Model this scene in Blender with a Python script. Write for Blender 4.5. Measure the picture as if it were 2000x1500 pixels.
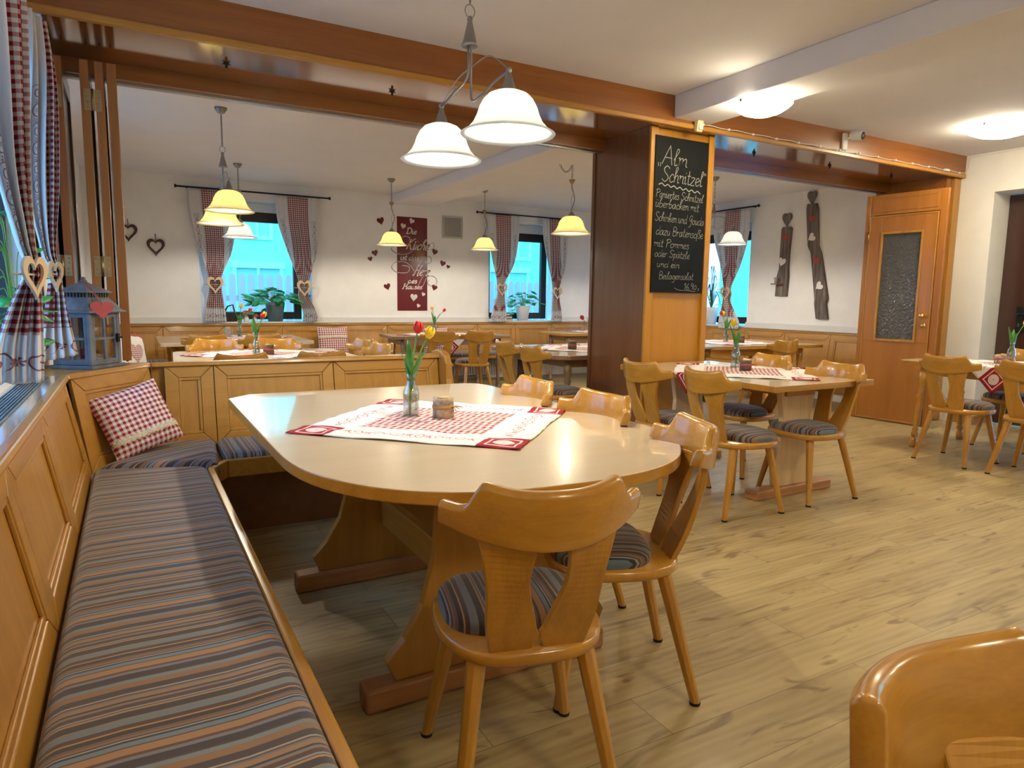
import bpy, bmesh, math, random
from math import sin, cos, pi, atan2, sqrt, radians
from mathutils import Vector, Matrix
random.seed(7)
SC = bpy.context.scene
for o in list(bpy.data.objects): bpy.data.objects.remove(o)
# ------------------------------------------------------------------ camera
YAW, PIT, ROL, FPX = 0.51102, 0.12429, 0.01397, 1325.7
CAMZ = 1.25
cd = bpy.data.cameras.new('camera'); cam = bpy.data.objects.new('camera', cd); SC.collection.objects.link(cam)
f = Vector((sin(YAW)*cos(PIT), cos(YAW)*cos(PIT), -sin(PIT)))
rt = Vector((cos(YAW), -sin(YAW), 0)); up = rt.cross(f)
r2 = rt*cos(ROL)+up*sin(ROL); u2 = -rt*sin(ROL)+up*cos(ROL)
cam.matrix_world = Matrix(((r2.x,u2.x,-f.x,0),(r2.y,u2.y,-f.y,0),(r2.z,u2.z,-f.z,CAMZ),(0,0,0,1)))
cd.sensor_width = 36; cd.lens = 36*FPX/2000; cd.clip_start = .05; cd.clip_end = 200
SC.camera = cam
# ------------------------------------------------------------------ world, daylight, exposure
W = bpy.data.worlds.new('sky'); SC.world = W; W.use_nodes = True
bg = W.node_tree.nodes['Background']; bg.inputs[0].default_value = (.17, .47, 1.0, 1); bg.inputs[1].default_value = 4.6
SC.view_settings.view_transform = 'Standard'; SC.view_settings.look = 'None'
SC.view_settings.exposure = 0.48; SC.view_settings.gamma = 1; SC.view_settings.use_curve_mapping = False
WARM = (1, .87, .66); NEUT = (1, .93, .82)
def point(loc, power, col=WARM, r=.04):
    l = bpy.data.lights.new('bulb_light', 'POINT'); l.energy = power; l.color = col; l.shadow_soft_size = r
    o = bpy.data.objects.new('bulb_light', l); o.location = loc; SC.collection.objects.link(o); return o
def portal(loc, rot, sx, sy):
    l = bpy.data.lights.new('window_portal', 'AREA'); l.shape = 'RECTANGLE'; l.size = sx; l.size_y = sy
    l.cycles.is_portal = True
    o = bpy.data.objects.new('window_portal', l); o.location = loc; o.rotation_euler = rot; SC.collection.objects.link(o); return o
COL = SC.collection
# ------------------------------------------------------------------ node helpers
class V:
    def __init__(s, nt, k): s.nt = nt; s.k = k
    def _m(s, op, *a, clamp=False):
        n = s.nt.nodes.new('ShaderNodeMath'); n.operation = op; n.use_clamp = clamp
        for i, x in enumerate(a):
            if isinstance(x, V): s.nt.links.new(x.k, n.inputs[i])
            else: n.inputs[i].default_value = x
        return V(s.nt, n.outputs[0])
    def __add__(s, o): return s._m('ADD', s, o)
    __radd__ = __add__
    def __sub__(s, o): return s._m('SUBTRACT', s, o)
    def __rsub__(s, o): return s._m('SUBTRACT', o, s)
    def __mul__(s, o): return s._m('MULTIPLY', s, o)
    __rmul__ = __mul__
    def __truediv__(s, o): return s._m('DIVIDE', s, o)
    def fr(s): return s._m('FRACT', s)
    def fl(s): return s._m('FLOOR', s)
    def ab(s): return s._m('ABSOLUTE', s)
    def lt(s, o): return s._m('LESS_THAN', s, o)
    def gt(s, o): return s._m('GREATER_THAN', s, o)
    def mx(s, o): return s._m('MAXIMUM', s, o)
    def mn(s, o): return s._m('MINIMUM', s, o)
    def sn(s): return s._m('SINE', s)
    def sq(s): return s._m('SQRT', s)
    def at(s, o): return s._m('ARCTAN2', s, o)
def newmat(name):
    m = bpy.data.materials.new(name); m.use_nodes = True
    nt = m.node_tree; b = nt.nodes['Principled BSDF']; return m, nt, b
def setp(b, rough=.5, metal=0, coat=0, spec=.5):
    b.inputs['Roughness'].default_value = rough; b.inputs['Metallic'].default_value = metal
    b.inputs['Coat Weight'].default_value = coat; b.inputs['Coat Roughness'].default_value = .12
    b.inputs['Specular IOR Level'].default_value = spec
def c4(c): return (c[0], c[1], c[2], 1)
def plain(name, c, rough=.5, metal=0, coat=0, noise=.0, nscale=30, bump=0, **k):
    m, nt, b = newmat(name); setp(b, rough, metal, coat); b.inputs['Base Color'].default_value = c4(c)
    if noise or bump:
        tc = nt.nodes.new('ShaderNodeTexCoord'); n = nt.nodes.new('ShaderNodeTexNoise'); n.inputs['Scale'].default_value = nscale
        n.inputs['Detail'].default_value = 4
        nt.links.new(tc.outputs['Object'], n.inputs['Vector'])
        if noise:
            r = ramp(nt, n.outputs[0], [(0.25, tuple(x*(1-noise) for x in c)), (.75, tuple(min(1, x*(1+noise)) for x in c))])
            nt.links.new(r, b.inputs['Base Color'])
        if bump:
            bp = nt.nodes.new('ShaderNodeBump'); bp.inputs['Strength'].default_value = bump; bp.inputs['Distance'].default_value = .004
            nt.links.new(n.outputs[0], bp.inputs['Height']); nt.links.new(bp.outputs[0], b.inputs['Normal'])
    return m
def ramp(nt, sock, stops, const=False):
    r = nt.nodes.new('ShaderNodeValToRGB'); cr = r.color_ramp
    if const: cr.interpolation = 'CONSTANT'
    while len(cr.elements) < len(stops): cr.elements.new(.5)
    for e, (p, c) in zip(cr.elements, stops): e.position = p; e.color = c4(c)
    nt.links.new(sock, r.inputs[0]); return r.outputs[0]
def mixc(nt, fac, a, b_):
    n = nt.nodes.new('ShaderNodeMix'); n.data_type = 'RGBA'
    if isinstance(fac, V): nt.links.new(fac.k, n.inputs[0])
    else: n.inputs[0].default_value = fac
    for i, x in ((6, a), (7, b_)):
        if isinstance(x, tuple): n.inputs[i].default_value = c4(x)
        else: nt.links.new(x, n.inputs[i])
    return n.outputs[2]
def wood(name, dark, light, axis='z', rough=.35, coat=.35, sc=1.0, contrast=1.0):
    m, nt, b = newmat(name); setp(b, rough, 0, coat)
    tc = nt.nodes.new('ShaderNodeTexCoord'); mp = nt.nodes.new('ShaderNodeMapping')
    s = [14*sc]*3; s['xyz'.index(axis)] = 1.1*sc; mp.inputs['Scale'].default_value = s
    nt.links.new(tc.outputs['Object'], mp.inputs[0])
    n = nt.nodes.new('ShaderNodeTexNoise'); n.inputs['Scale'].default_value = 1.3; n.inputs['Detail'].default_value = 3; n.inputs['Distortion'].default_value = .6
    nt.links.new(mp.outputs[0], n.inputs['Vector'])
    mp2 = nt.nodes.new('ShaderNodeMapping'); s2 = [160*sc]*3; s2['xyz'.index(axis)] = 5*sc; mp2.inputs['Scale'].default_value = s2
    nt.links.new(tc.outputs['Object'], mp2.inputs[0])
    n2 = nt.nodes.new('ShaderNodeTexNoise'); n2.inputs['Scale'].default_value = 1; n2.inputs['Detail'].default_value = 2
    nt.links.new(mp2.outputs[0], n2.inputs['Vector'])
    oi = nt.nodes.new('ShaderNodeObjectInfo')
    v = (V(nt, n.outputs[0])-.5)*1.3*contrast + (V(nt, n2.outputs[0])-.5)*.6*contrast + .5 + (V(nt, oi.outputs['Random'])-.5)*.22
    nt.links.new(ramp(nt, v.k, [(.15, dark), (.85, light)]), b.inputs['Base Color'])
    return m
def uvsock(nt):
    n = nt.nodes.new('ShaderNodeUVMap'); sp = nt.nodes.new('ShaderNodeSeparateXYZ'); nt.links.new(n.outputs[0], sp.inputs[0])
    return V(nt, sp.outputs[0]), V(nt, sp.outputs[1])
STR = [(.030,.026,.04),(.20,.20,.26),(.12,.05,.03),(.42,.22,.10),(.10,.04,.03),(.16,.24,.32),(.025,.022,.03),(.36,.40,.44),(.12,.045,.03),(.27,.17,.10),(.20,.10,.06),
       (.03,.028,.04),(.52,.27,.10),(.09,.04,.03),(.18,.22,.25),(.30,.20,.14),(.04,.035,.04),(.44,.25,.12),(.16,.07,.04),(.26,.33,.39),(.09,.04,.03),(.24,.19,.18),(.03,.028,.04),(.36,.20,.10),
       (.15,.18,.24),(.12,.05,.03),(.38,.36,.33),(.05,.04,.05),(.30,.15,.07),(.19,.24,.28),(.08,.035,.025)]
def stripes(name, per=.16, gain=1.0):
    m, nt, b = newmat(name); setp(b, .9); b.inputs['Sheen Weight'].default_value = .25
    u, v = uvsock(nt); fr_ = (u*(1/per)).fr()
    rng = random.Random(5); ws = [rng.choice([.3,.45,.7,1,1.6]) for _ in STR]; t = sum(ws); st = []; a = 0
    for w_, c in zip(ws, STR): st.append((a/t, tuple(x*gain for x in c))); a += w_
    col = ramp(nt, fr_.k, st, True)
    n = nt.nodes.new('ShaderNodeTexNoise'); n.inputs['Scale'].default_value = 900; n.inputs['Detail'].default_value = 1
    uvn = nt.nodes.new('ShaderNodeUVMap'); nt.links.new(uvn.outputs[0], n.inputs['Vector'])
    col2 = mixc(nt, V(nt, n.outputs[0])*.3, col, (.09, .07, .06))
    nt.links.new(col2, b.inputs['Base Color']); return m
RED = (.33, .008, .018); REDD = (.25, .006, .012); WHT = (.80, .78, .74)
def ging(nt, u, v, s, red=RED):
    a = (u*(1/s)).fr().lt(.5); c = (v*(1/s)).fr().lt(.5)
    return mixc(nt, a*c, mixc(nt, (a+c)*.55, WHT, red), red)
def spiral_mask(nt, u, v, cell, r=.42):
    # scroll motifs with small blossoms between them
    p = u/cell; q = v/cell; cu = p.fl(); x = (p-cu)-.5; y = q
    flip = ((cu*.5).fr().gt(.25))*2-1
    y2 = y*flip
    rr = (x*x+y2*y2).sq(); th = y2.at(x)*(1/(2*pi))
    sp = ((rr*(1.6/r)-th).fr()-.5).ab().lt(.11)*rr.lt(r)
    xe = ((p+.5).fr()-.5); re = (xe*xe+y*y).sq()
    an = (y.at(xe)*6).sn()
    blossom = re.lt(.17)*an.gt(-.15)
    return sp.mx(blossom)
def gingham_mat(name, s=.016, red=RED, rough=.9):
    m, nt, b = newmat(name); setp(b, rough); u, v = uvsock(nt)
    nt.links.new(ging(nt, u, v, s, red), b.inputs['Base Color']); return m
def curtain_mat(name, wid, hgt, bu, s=.02, hem=.17):
    # u across in metres, v up in metres; red gingham band bu=(u0,u1); white hem below v=hem
    m, nt, b = newmat(name); setp(b, .9); u, v = uvsock(nt)
    g = ging(nt, u, v, s)
    inside = u.gt(bu[0])*u.lt(bu[1])*v.gt(hem)
    base = mixc(nt, inside, (.82, .80, .78), g)
    c1 = bu[0]*.5; c2 = (bu[1]+wid)*.5
    m1 = spiral_mask(nt, v, u-c1, .085)*u.lt(bu[0]); m2 = spiral_mask(nt, v, u-c2, .085)*u.gt(bu[1])
    mot = (m1+m2)*v.gt(hem)*v.lt(hgt-.30)
    mh = spiral_mask(nt, u, v-.075, .10)*v.lt(hem-.03)
    col = mixc(nt, mot.mx(mh)*.85, base, (.33, .05, .07))
    nt.links.new(col, b.inputs['Base Color'])
    tr = nt.nodes.new('ShaderNodeBsdfTranslucent'); nt.links.new(col, tr.inputs[0])
    mx = nt.nodes.new('ShaderNodeMixShader'); mx.inputs[0].default_value = .35
    nt.links.new(b.outputs[0], mx.inputs[1]); nt.links.new(tr.outputs[0], mx.inputs[2])
    nt.links.new(mx.outputs[0], nt.nodes['Material Output'].inputs[0]); return m
def cloth_mat(name, S=.84):
    # square cloth, uv in metres centred at 0
    m, nt, b = newmat(name); setp(b, .9); u, v = uvsock(nt); h = S/2
    au = u.ab(); av = v.ab(); mxx = au.mx(av); mnn = au.mn(av); inn = h*.56
    g = ging(nt, u, v, .026)
    corner = mnn.gt(h*.64)
    base = mixc(nt, mxx.lt(inn), WHT, g)
    base = mixc(nt, corner, base, RED)
    s1 = spiral_mask(nt, u, av-h*.78, .075)*au.lt(h*.58)*av.gt(au)
    s2 = spiral_mask(nt, v, au-h*.78, .075)*av.lt(h*.58)*au.gt(av)
    base = mixc(nt, s1.mx(s2)*.9, base, (.42, .04, .05))
    fr_ = ((mxx-h*.94).ab().lt(.0035)+(mnn-h*.70).ab().lt(.0035))*corner
    dd = au-h*.82; ee = av-h*.82
    lace = ((((dd*dd+ee*ee).sq()*60).sn()).gt(.2))*((dd*dd+ee*ee).sq().lt(h*.09))*corner
    base = mixc(nt, (fr_*mxx.lt(h*.95)*mnn.gt(h*.69)).mx(lace)*.75, base, (.85, .8, .78))
    nt.links.new(base, b.inputs['Base Color']); return m
def glassy(name, col=(1, 1, 1), gl=.10, rough=.02, gz=.45):
    m, nt, b = newmat(name); nt.nodes.remove(b)
    t = nt.nodes.new('ShaderNodeBsdfTransparent'); t.inputs[0].default_value = c4(col)
    g = nt.nodes.new('ShaderNodeBsdfGlossy'); g.inputs['Roughness'].default_value = rough
    lw = nt.nodes.new('ShaderNodeLayerWeight'); lw.inputs[0].default_value = .35
    fac = V(nt, lw.outputs['Facing'])*gz+gl
    mx = nt.nodes.new('ShaderNodeMixShader'); nt.links.new(fac.k, mx.inputs[0]); nt.links.new(t.outputs[0], mx.inputs[1]); nt.links.new(g.outputs[0], mx.inputs[2])
    nt.links.new(mx.outputs[0], nt.nodes['Material Output'].inputs[0]); return m
def shade_mat(name, col, em, emc):
    m, nt, b = newmat(name); setp(b, .25, 0, .4)
    tc = nt.nodes.new('ShaderNodeTexCoord'); n = nt.nodes.new('ShaderNodeTexNoise'); n.inputs['Scale'].default_value = 7; n.inputs['Distortion'].default_value = 2.2
    mp = nt.nodes.new('ShaderNodeMapping'); mp.inputs['Scale'].default_value = (1, 1, 3); nt.links.new(tc.outputs['Object'], mp.inputs[0]); nt.links.new(mp.outputs[0], n.inputs['Vector'])
    c = ramp(nt, n.outputs[0], [(.35, tuple(x*.82 for x in col)), (.6, col)])
    nt.links.new(c, b.inputs['Base Color'])
    b.inputs['Emission Color'].default_value = c4(emc); b.inputs['Emission Strength'].default_value = em
    tr = nt.nodes.new('ShaderNodeBsdfTranslucent'); nt.links.new(c, tr.inputs[0])
    mx = nt.nodes.new('ShaderNodeMixShader'); mx.inputs[0].default_value = .6
    nt.links.new(b.outputs[0], mx.inputs[1]); nt.links.new(tr.outputs[0], mx.inputs[2])
    nt.links.new(mx.outputs[0], nt.nodes['Material Output'].inputs[0]); return m
def emit(name, c, s):
    m, nt, b = newmat(name); b.inputs['Emission Color'].default_value = c4(c); b.inputs['Emission Strength'].default_value = s
    b.inputs['Base Color'].default_value = c4(c); return m
def floor_mat():
    m, nt, b = newmat('oak_laminate'); setp(b, .42, 0, .12)
    tc = nt.nodes.new('ShaderNodeTexCoord')
    br = nt.nodes.new('ShaderNodeTexBrick'); nt.links.new(tc.outputs['Object'], br.inputs['Vector'])
    br.inputs['Scale'].default_value = 1; br.inputs['Brick Width'].default_value = 1.32; br.inputs['Row Height'].default_value = .195
    br.inputs['Mortar Size'].default_value = .0014; br.offset = .37; br.inputs['Mortar Smooth'].default_value = .2
    br.inputs['Color1'].default_value = (0, 0, 0, 1); br.inputs['Color2'].default_value = (1, 1, 1, 1); br.inputs['Mortar'].default_value = (.5, .5, .5, 1)
    vs = nt.nodes.new('ShaderNodeVectorMath'); vs.operation = 'MULTIPLY_ADD'
    nt.links.new(br.outputs['Color'], vs.inputs[0]); vs.inputs[1].default_value = (7.3, 3.1, 0); nt.links.new(tc.outputs['Object'], vs.inputs[2])
    mp = nt.nodes.new('ShaderNodeMapping'); mp.inputs['Scale'].default_value = (1.1, 9, 1); nt.links.new(vs.outputs[0], mp.inputs[0])
    n = nt.nodes.new('ShaderNodeTexNoise'); n.inputs['Scale'].default_value = 1.4; n.inputs['Detail'].default_value = 5; n.inputs['Distortion'].default_value = .9; nt.links.new(mp.outputs[0], n.inputs['Vector'])
    mp2 = nt.nodes.new('ShaderNodeMapping'); mp2.inputs['Scale'].default_value = (3.0, 14, 1); nt.links.new(vs.outputs[0], mp2.inputs[0])
    n2 = nt.nodes.new('ShaderNodeTexNoise'); n2.inputs['Scale'].default_value = .9; n2.inputs['Detail'].default_value = 2.5; n2.inputs['Distortion'].default_value = 1.6; nt.links.new(mp2.outputs[0], n2.inputs['Vector'])
    ring = nt.nodes.new('ShaderNodeTexWave'); ring.wave_type = 'BANDS'; ring.bands_direction = 'Y'; ring.inputs['Scale'].default_value = 9; ring.inputs['Distortion'].default_value = 9; ring.inputs['Detail'].default_value = 1.5; ring.inputs['Detail Scale'].default_value = .55
    mp3 = nt.nodes.new('ShaderNodeMapping'); mp3.inputs['Scale'].default_value = (.35, 1, 1); nt.links.new(vs.outputs[0], mp3.inputs[0]); nt.links.new(mp3.outputs[0], ring.inputs['Vector'])
    sp = nt.nodes.new('ShaderNodeSeparateColor'); nt.links.new(br.outputs['Color'], sp.inputs[0])
    v = V(nt, n.outputs[0])*.85 + V(nt, sp.outputs[0])*.14 + V(nt, ring.outputs['Fac'])*.10
    col = ramp(nt, v.k, [(.26, (.22, .145, .055)), (.45, (.36, .262, .115)), (.75, (.47, .365, .175))])
    kn = V(nt, n2.outputs[0]).gt(.665); kn2 = (V(nt, n2.outputs[0])-.60)._m('MULTIPLY', (V(nt, n2.outputs[0])-.60), 9, clamp=True)
    col = mixc(nt, kn2*.62, col, (.12, .062, .022))
    col = mixc(nt, V(nt, br.outputs['Fac'])*.8, col, (.12, .08, .04))
    nt.links.new(col, b.inputs['Base Color'])
    r = V(nt, n.outputs[0])*.2+.34; nt.links.new(r.k, b.inputs['Roughness']); return m
# ------------------------------------------------------------------ materials
M_ = {}
BE_D, BE_L = (.35, .150, .013), (.57, .285, .038)
for a in 'xyz':
    M_['beech_'+a] = wood('varnished_beech_'+a, BE_D, BE_L, a, .28, .5, 1, .7)
    M_['panel_'+a] = wood('honey_panel_wood_'+a, (.33, .140, .014), (.51, .250, .036), a, .38, .3, 1, .6)
    M_['cherry_'+a] = wood('cherry_veneer_'+a, (.22, .068, .009), (.34, .122, .017), a, .28, .4, .7, .8)
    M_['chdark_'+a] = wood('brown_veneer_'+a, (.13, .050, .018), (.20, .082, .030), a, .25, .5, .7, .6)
    M_['birch_'+a] = wood('pale_maple_'+a, (.64, .49, .30), (.76, .61, .40), a, .30, .75, .6, .55)
    M_['rustic_'+a] = wood('weathered_board_'+a, (.06, .045, .035), (.22, .18, .15), a, .8, 0, 1.2, 1.6)
    M_['greyoak_'+a] = wood('greyed_oak_'+a, (.22, .13, .07), (.38, .25, .15), a, .35, .3, 1, .7)
M_['soffit'] = wood('glossy_soffit_veneer', (.20, .062, .010), (.30, .105, .018), 'x', .10, .8, .7, .6)
M_['doorw'] = wood('door_veneer', (.32, .115, .018), (.44, .18, .032), 'z', .32, .3, .7, .6)
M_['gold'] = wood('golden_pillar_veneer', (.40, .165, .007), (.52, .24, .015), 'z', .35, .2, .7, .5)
for a in 'xyz': M_['birch_'+a].node_tree.nodes['Principled BSDF'].inputs['Coat Roughness'].default_value = .06
M_['foot'] = wood('reddish_beech_foot', (.34, .14, .05), (.52, .26, .10), 'x', .4, .2)
M_['pine'] = wood('knotty_maple', (.55, .38, .20), (.75, .55, .32), 'z', .35, .2, 1.4, .8)
M_['wall'] = plain('white_plaster', (.84, .83, .80), .9, noise=.03, nscale=6, bump=.25)
M_['ceil'] = plain('ceiling_paint', (.77, .76, .79), .92, noise=.02, nscale=3)
M_['skirt'] = plain('white_cable_duct', (.72, .71, .69), .5)
M_['floor'] = floor_mat()
M_['strL'] = stripes('bench_stripe_cloth', .31, .90); M_['strC'] = stripes('chair_stripe_cloth', .25, .75); M_['strB'] = stripes('far_bench_stripe_cloth', .2, 1.0)
M_['ging'] = gingham_mat('gingham_pillow', .026); M_['ging2'] = gingham_mat('gingham_small', .03)
M_['lace'] = plain('cream_lace', (.70, .60, .45), .95, noise=.25, nscale=120, bump=.6)
M_['cloth'] = cloth_mat('embroidered_tablecloth', .84)
M_['metal'] = plain('brushed_nickel', (.32, .31, .30), .35, 1)
M_['brassd'] = plain('old_brass', (.35, .25, .12), .4, 1)
M_['brass'] = plain('polished_brass', (.75, .52, .18), .2, 1)
M_['black'] = plain('black_iron', (.012, .012, .013), .45, .3)
M_['dark'] = plain('shadow_gap', (.02, .012, .008), .8)
M_['frame'] = plain('dark_window_frame', (.022, .014, .012), .4)
M_['pane'] = glassy('window_pane', (1, 1, 1), .02, .02, .10)
M_['glass'] = glassy('clear_glass', (.93, .96, .96), .10)
M_['water'] = glassy('vase_water', (.85, .90, .86), .05)
M_['shW'] = shade_mat('white_alabaster_glass', (.46, .465, .44), .34, (1, .99, .93))
M_['shY'] = shade_mat('cream_alabaster_glass', (.50, .44, .24), .38, (1, .86, .52))
M_['bulb'] = emit('bulb_glow', (1, .90, .70), 14)
M_['domeg'] = emit('dome_glass', (1, .86, .60), 36)
M_['slate'] = plain('blackboard', (.006, .007, .007), .6, noise=.4, nscale=5); M_['slate'].node_tree.nodes['Principled BSDF'].inputs['Specular IOR Level'].default_value = .15
M_['chalk'] = plain('chalk', (.30, .30, .25), .9)
M_['signred'] = plain('dark_red_vinyl', (.125, .006, .008), .25)
M_['signwhite'] = plain('wall_white_letter', (.62, .58, .53), .6)
M_['signblk'] = plain('dark_letter', (.03, .015, .012), .5)
M_['iron'] = plain('dark_brown_heart', (.045, .022, .015), .5)
M_['redfelt'] = plain('faded_red', (.42, .06, .05), .7)
M_['leaf'] = plain('tulip_leaf', (.05, .22, .03), .45, noise=.3, nscale=20)
M_['stem'] = plain('tulip_stem', (.13, .32, .05), .5)
M_['tred'] = plain('red_petals', (.60, .015, .01), .4, noise=.2, nscale=40)
M_['tyel'] = plain('yellow_petals', (.85, .55, .01), .4, noise=.15, nscale=40)
M_['vine'] = plain('house_plant_leaf', (.035, .28, .06), .4, noise=.35, nscale=12)
M_['vined'] = plain('dark_plant_leaf', (.012, .07, .018), .4, noise=.3, nscale=12)
M_['pot'] = plain('grey_blue_pot', (.10, .16, .18), .5); M_['potw'] = plain('white_pot', (.70, .72, .70), .4)
M_['soil'] = plain('potting_soil', (.03, .02, .015), .9)
M_['birch'] = plain('birch_bark', (.40, .30, .20), .85, noise=.95, nscale=26, bump=.8)
M_['barkd'] = plain('dark_bark', (.13, .08, .055), .9, noise=.6, nscale=25, bump=.8)
M_['wax'] = plain('candle_wax', (.55, .38, .15), .5); M_['waxr'] = plain('red_wax', (.35, .02, .015), .5)
M_['raffia'] = plain('raffia', (.45, .25, .09), .8); M_['ribbon'] = plain('rosy_ribbon', (.36, .09, .08), .8)
M_['zinc'] = plain('weathered_zinc', (.17, .18, .20), .6, .35, noise=.4, nscale=14, bump=.3)
M_['grille'] = plain('aluminium_grille', (.28, .33, .36), .35, .8)
M_['sill'] = plain('white_sill', (.72, .74, .75), .35)
M_['tile'] = wood('lacquered_sill', (.50, .36, .24), (.62, .46, .32), 'y', .15, .8, 1, .4)
M_['white'] = plain('white_plastic', (.75, .75, .72), .4); M_['ivory'] = plain('ivory_plastic', (.72, .62, .30), .4)
M_['vent'] = plain('vent_frame', (.50, .49, .44), .5); M_['ventd'] = plain('vent_mesh_dark', (.10, .10, .08), .7)
M_['felt'] = plain('black_felt', (.01, .01, .01), .9); M_['fabricwhite'] = plain('white_cotton', (.78, .76, .72), .95)
M_['heartw'] = plain('pale_wood_ring', (.55, .40, .24), .7)
M_['brownp'] = plain('brown_entrance_door', (.055, .022, .014), .3, 0, .3)
M_['house'] = plain('mint_render', (.30, .90, .60), .95); M_['housew'] = plain('house_trim', (.45, .95, .75), .8); M_['houseg'] = plain('house_glass', (.25, .62, .50), .3)
M_['fence'] = plain('grey_picket', (.62, .50, .42), .8); M_['grass'] = plain('winter_lawn', (.20, .26, .24), .95, noise=.4, nscale=8)
M_['rad'] = plain('radiator_white', (.42, .38, .33), .5)
def obscured():
    m, nt, b = newmat('crackled_glass'); setp(b, .12, 0, .3); b.inputs['Base Color'].default_value = (.085, .085, .08, 1)
    tc = nt.nodes.new('ShaderNodeTexCoord'); n = nt.nodes.new('ShaderNodeTexVoronoi'); n.inputs['Scale'].default_value = 26
    n2 = nt.nodes.new('ShaderNodeTexNoise'); n2.inputs['Scale'].default_value = 12; n2.inputs['Distortion'].default_value = 3
    nt.links.new(tc.outputs['Object'], n2.inputs['Vector']); nt.links.new(n2.outputs['Color'], n.inputs['Vector'])
    bp = nt.nodes.new('ShaderNodeBump'); bp.inputs['Strength'].default_value = 1; bp.inputs['Distance'].default_value = .02
    nt.links.new(n2.outputs[0], bp.inputs['Height']); nt.links.new(bp.outputs[0], b.inputs['Normal']); return m
M_['obsc'] = obscured()
# ------------------------------------------------------------------ mesh builder
class MB:
    def __init__(s): s.v = []; s.f = []; s.mi = []; s.sm = []; s.m = 0
    def add(s, vs, fs, smooth=False):
        b = len(s.v); s.v += [tuple(v) for v in vs]
        for f_ in fs: s.f.append(tuple(i+b for i in f_)); s.mi.append(s.m); s.sm.append(smooth)
        return s
    def box(s, x0, x1, y0, y1, z0, z1):
        vs = [(x, y, z) for z in (z0, z1) for y in (y0, y1) for x in (x0, x1)]
        return s.add(vs, [(0,2,3,1),(4,5,7,6),(0,1,5,4),(2,6,7,3),(0,4,6,2),(1,3,7,5)])
    def hexa(s, lo, hi, smooth=False):
        # two polygons with the same number of points joined
        n = len(lo); fs = [tuple(reversed(range(n))), tuple(range(n, 2*n))]
        fs += [(i, (i+1) % n, n+(i+1) % n, n+i) for i in range(n)]
        return s.add(list(lo)+list(hi), fs, smooth)
    def prism(s, poly, z0, z1): return s.hexa([(x, y, z0) for x, y in poly], [(x, y, z1) for x, y in poly])
    def tube(s, pts, r, n=8, smooth=True, cap=True):
        pts = [Vector(p) for p in pts]; rs = r if isinstance(r, (list, tuple)) else [r]*len(pts)
        vs = []; fs = []; ref = None
        for i, p in enumerate(pts):
            t = (pts[min(i+1, len(pts)-1)]-pts[max(i-1, 0)]).normalized()
            if ref is None: ref = Vector((0, 0, 1)) if abs(t.z) < .9 else Vector((1, 0, 0))
            a = t.cross(ref).normalized(); ref = a.cross(t).normalized(); b = ref
            for k in range(n):
                an = 2*pi*k/n; vs.append(p+a*cos(an)*rs[i]+b*sin(an)*rs[i])
        for i in range(len(pts)-1):
            for k in range(n):
                fs.append((i*n+k, i*n+(k+1) % n, (i+1)*n+(k+1) % n, (i+1)*n+k))
        if cap: fs += [tuple(reversed(range(n))), tuple(range((len(pts)-1)*n, len(pts)*n))]
        return s.add(vs, fs, smooth)
    def lathe(s, prof, n=24, c=(0, 0, 0), smooth=True, close=False, T=None):
        vs = []; fs = []; m = len(prof)
        for r, z in prof:
            for k in range(n):
                a = 2*pi*k/n; p = Vector((c[0]+r*cos(a), c[1]+r*sin(a), c[2]+z)); vs.append(T @ p if T else p)
        for i in range(m-1 if not close else m):
            j = (i+1) % m
            for k in range(n): fs.append((i*n+k, i*n+(k+1) % n, j*n+(k+1) % n, j*n+k))
        if not close:
            if prof[0][0] > 1e-6: fs.append(tuple(reversed(range(n))))
            if prof[-1][0] > 1e-6: fs.append(tuple(range((m-1)*n, m*n)))
        return s.add(vs, fs, smooth)
    def grid(s, P, nu, nv, smooth=True, wrap=False):
        vs = [P(i/(nu if wrap else nu-1) if nu > 1 else 0, j/(nv-1)) for j in range(nv) for i in range(nu)]; fs = []
        for j in range(nv-1):
            for i in range(nu if wrap else nu-1):
                i2 = (i+1) % nu; fs.append((j*nu+i, j*nu+i2, (j+1)*nu+i2, (j+1)*nu+i))
        return s.add(vs, fs, smooth)
    def xf(s, T, start=0):
        for i in range(start, len(s.v)): s.v[i] = tuple(T @ Vector(s.v[i]))
        return s
    def build(s, name, mats, parent=None, bevel=0, seg=2, subsurf=0, solid=0, uv=None, loc=None, rz=0):
        me = bpy.data.meshes.new(name); me.from_pydata(s.v, [], s.f); 
        for m in (mats if isinstance(mats, (list, tuple)) else [mats]): me.materials.append(M_[m] if isinstance(m, str) else m)
        me.polygons.foreach_set('material_index', s.mi); me.polygons.foreach_set('use_smooth', s.sm)
        bm = bmesh.new(); bm.from_mesh(me); bmesh.ops.recalc_face_normals(bm, faces=bm.faces); bm.to_mesh(me); bm.free()
        if uv:
            l = me.uv_layers.new(name='UVMap')
            for lp in me.loops: l.data[lp.index].uv = uv(me.vertices[lp.vertex_index].co) if callable(uv) else uv[lp.vertex_index]
        o = bpy.data.objects.new(name, me); COL.objects.link(o)
        if parent: o.parent = parent
        if loc: o.location = loc
        if rz: o.rotation_euler[2] = rz
        if solid:
            d = o.modifiers.new('solid', 'SOLIDIFY'); d.thickness = solid; d.offset = 0
        if subsurf:
            d = o.modifiers.new('sub', 'SUBSURF'); d.levels = subsurf; d.render_levels = subsurf
        if bevel:
            d = o.modifiers.new('bevel', 'BEVEL'); d.width = bevel; d.segments = seg; d.limit_method = 'ANGLE'; d.angle_limit = radians(35); d.harden_normals = False
        return o
def tag(o, label, cat, group=None):
    o['label'] = label; o['category'] = cat
    if group: o['group'] = group
    return o
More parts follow.
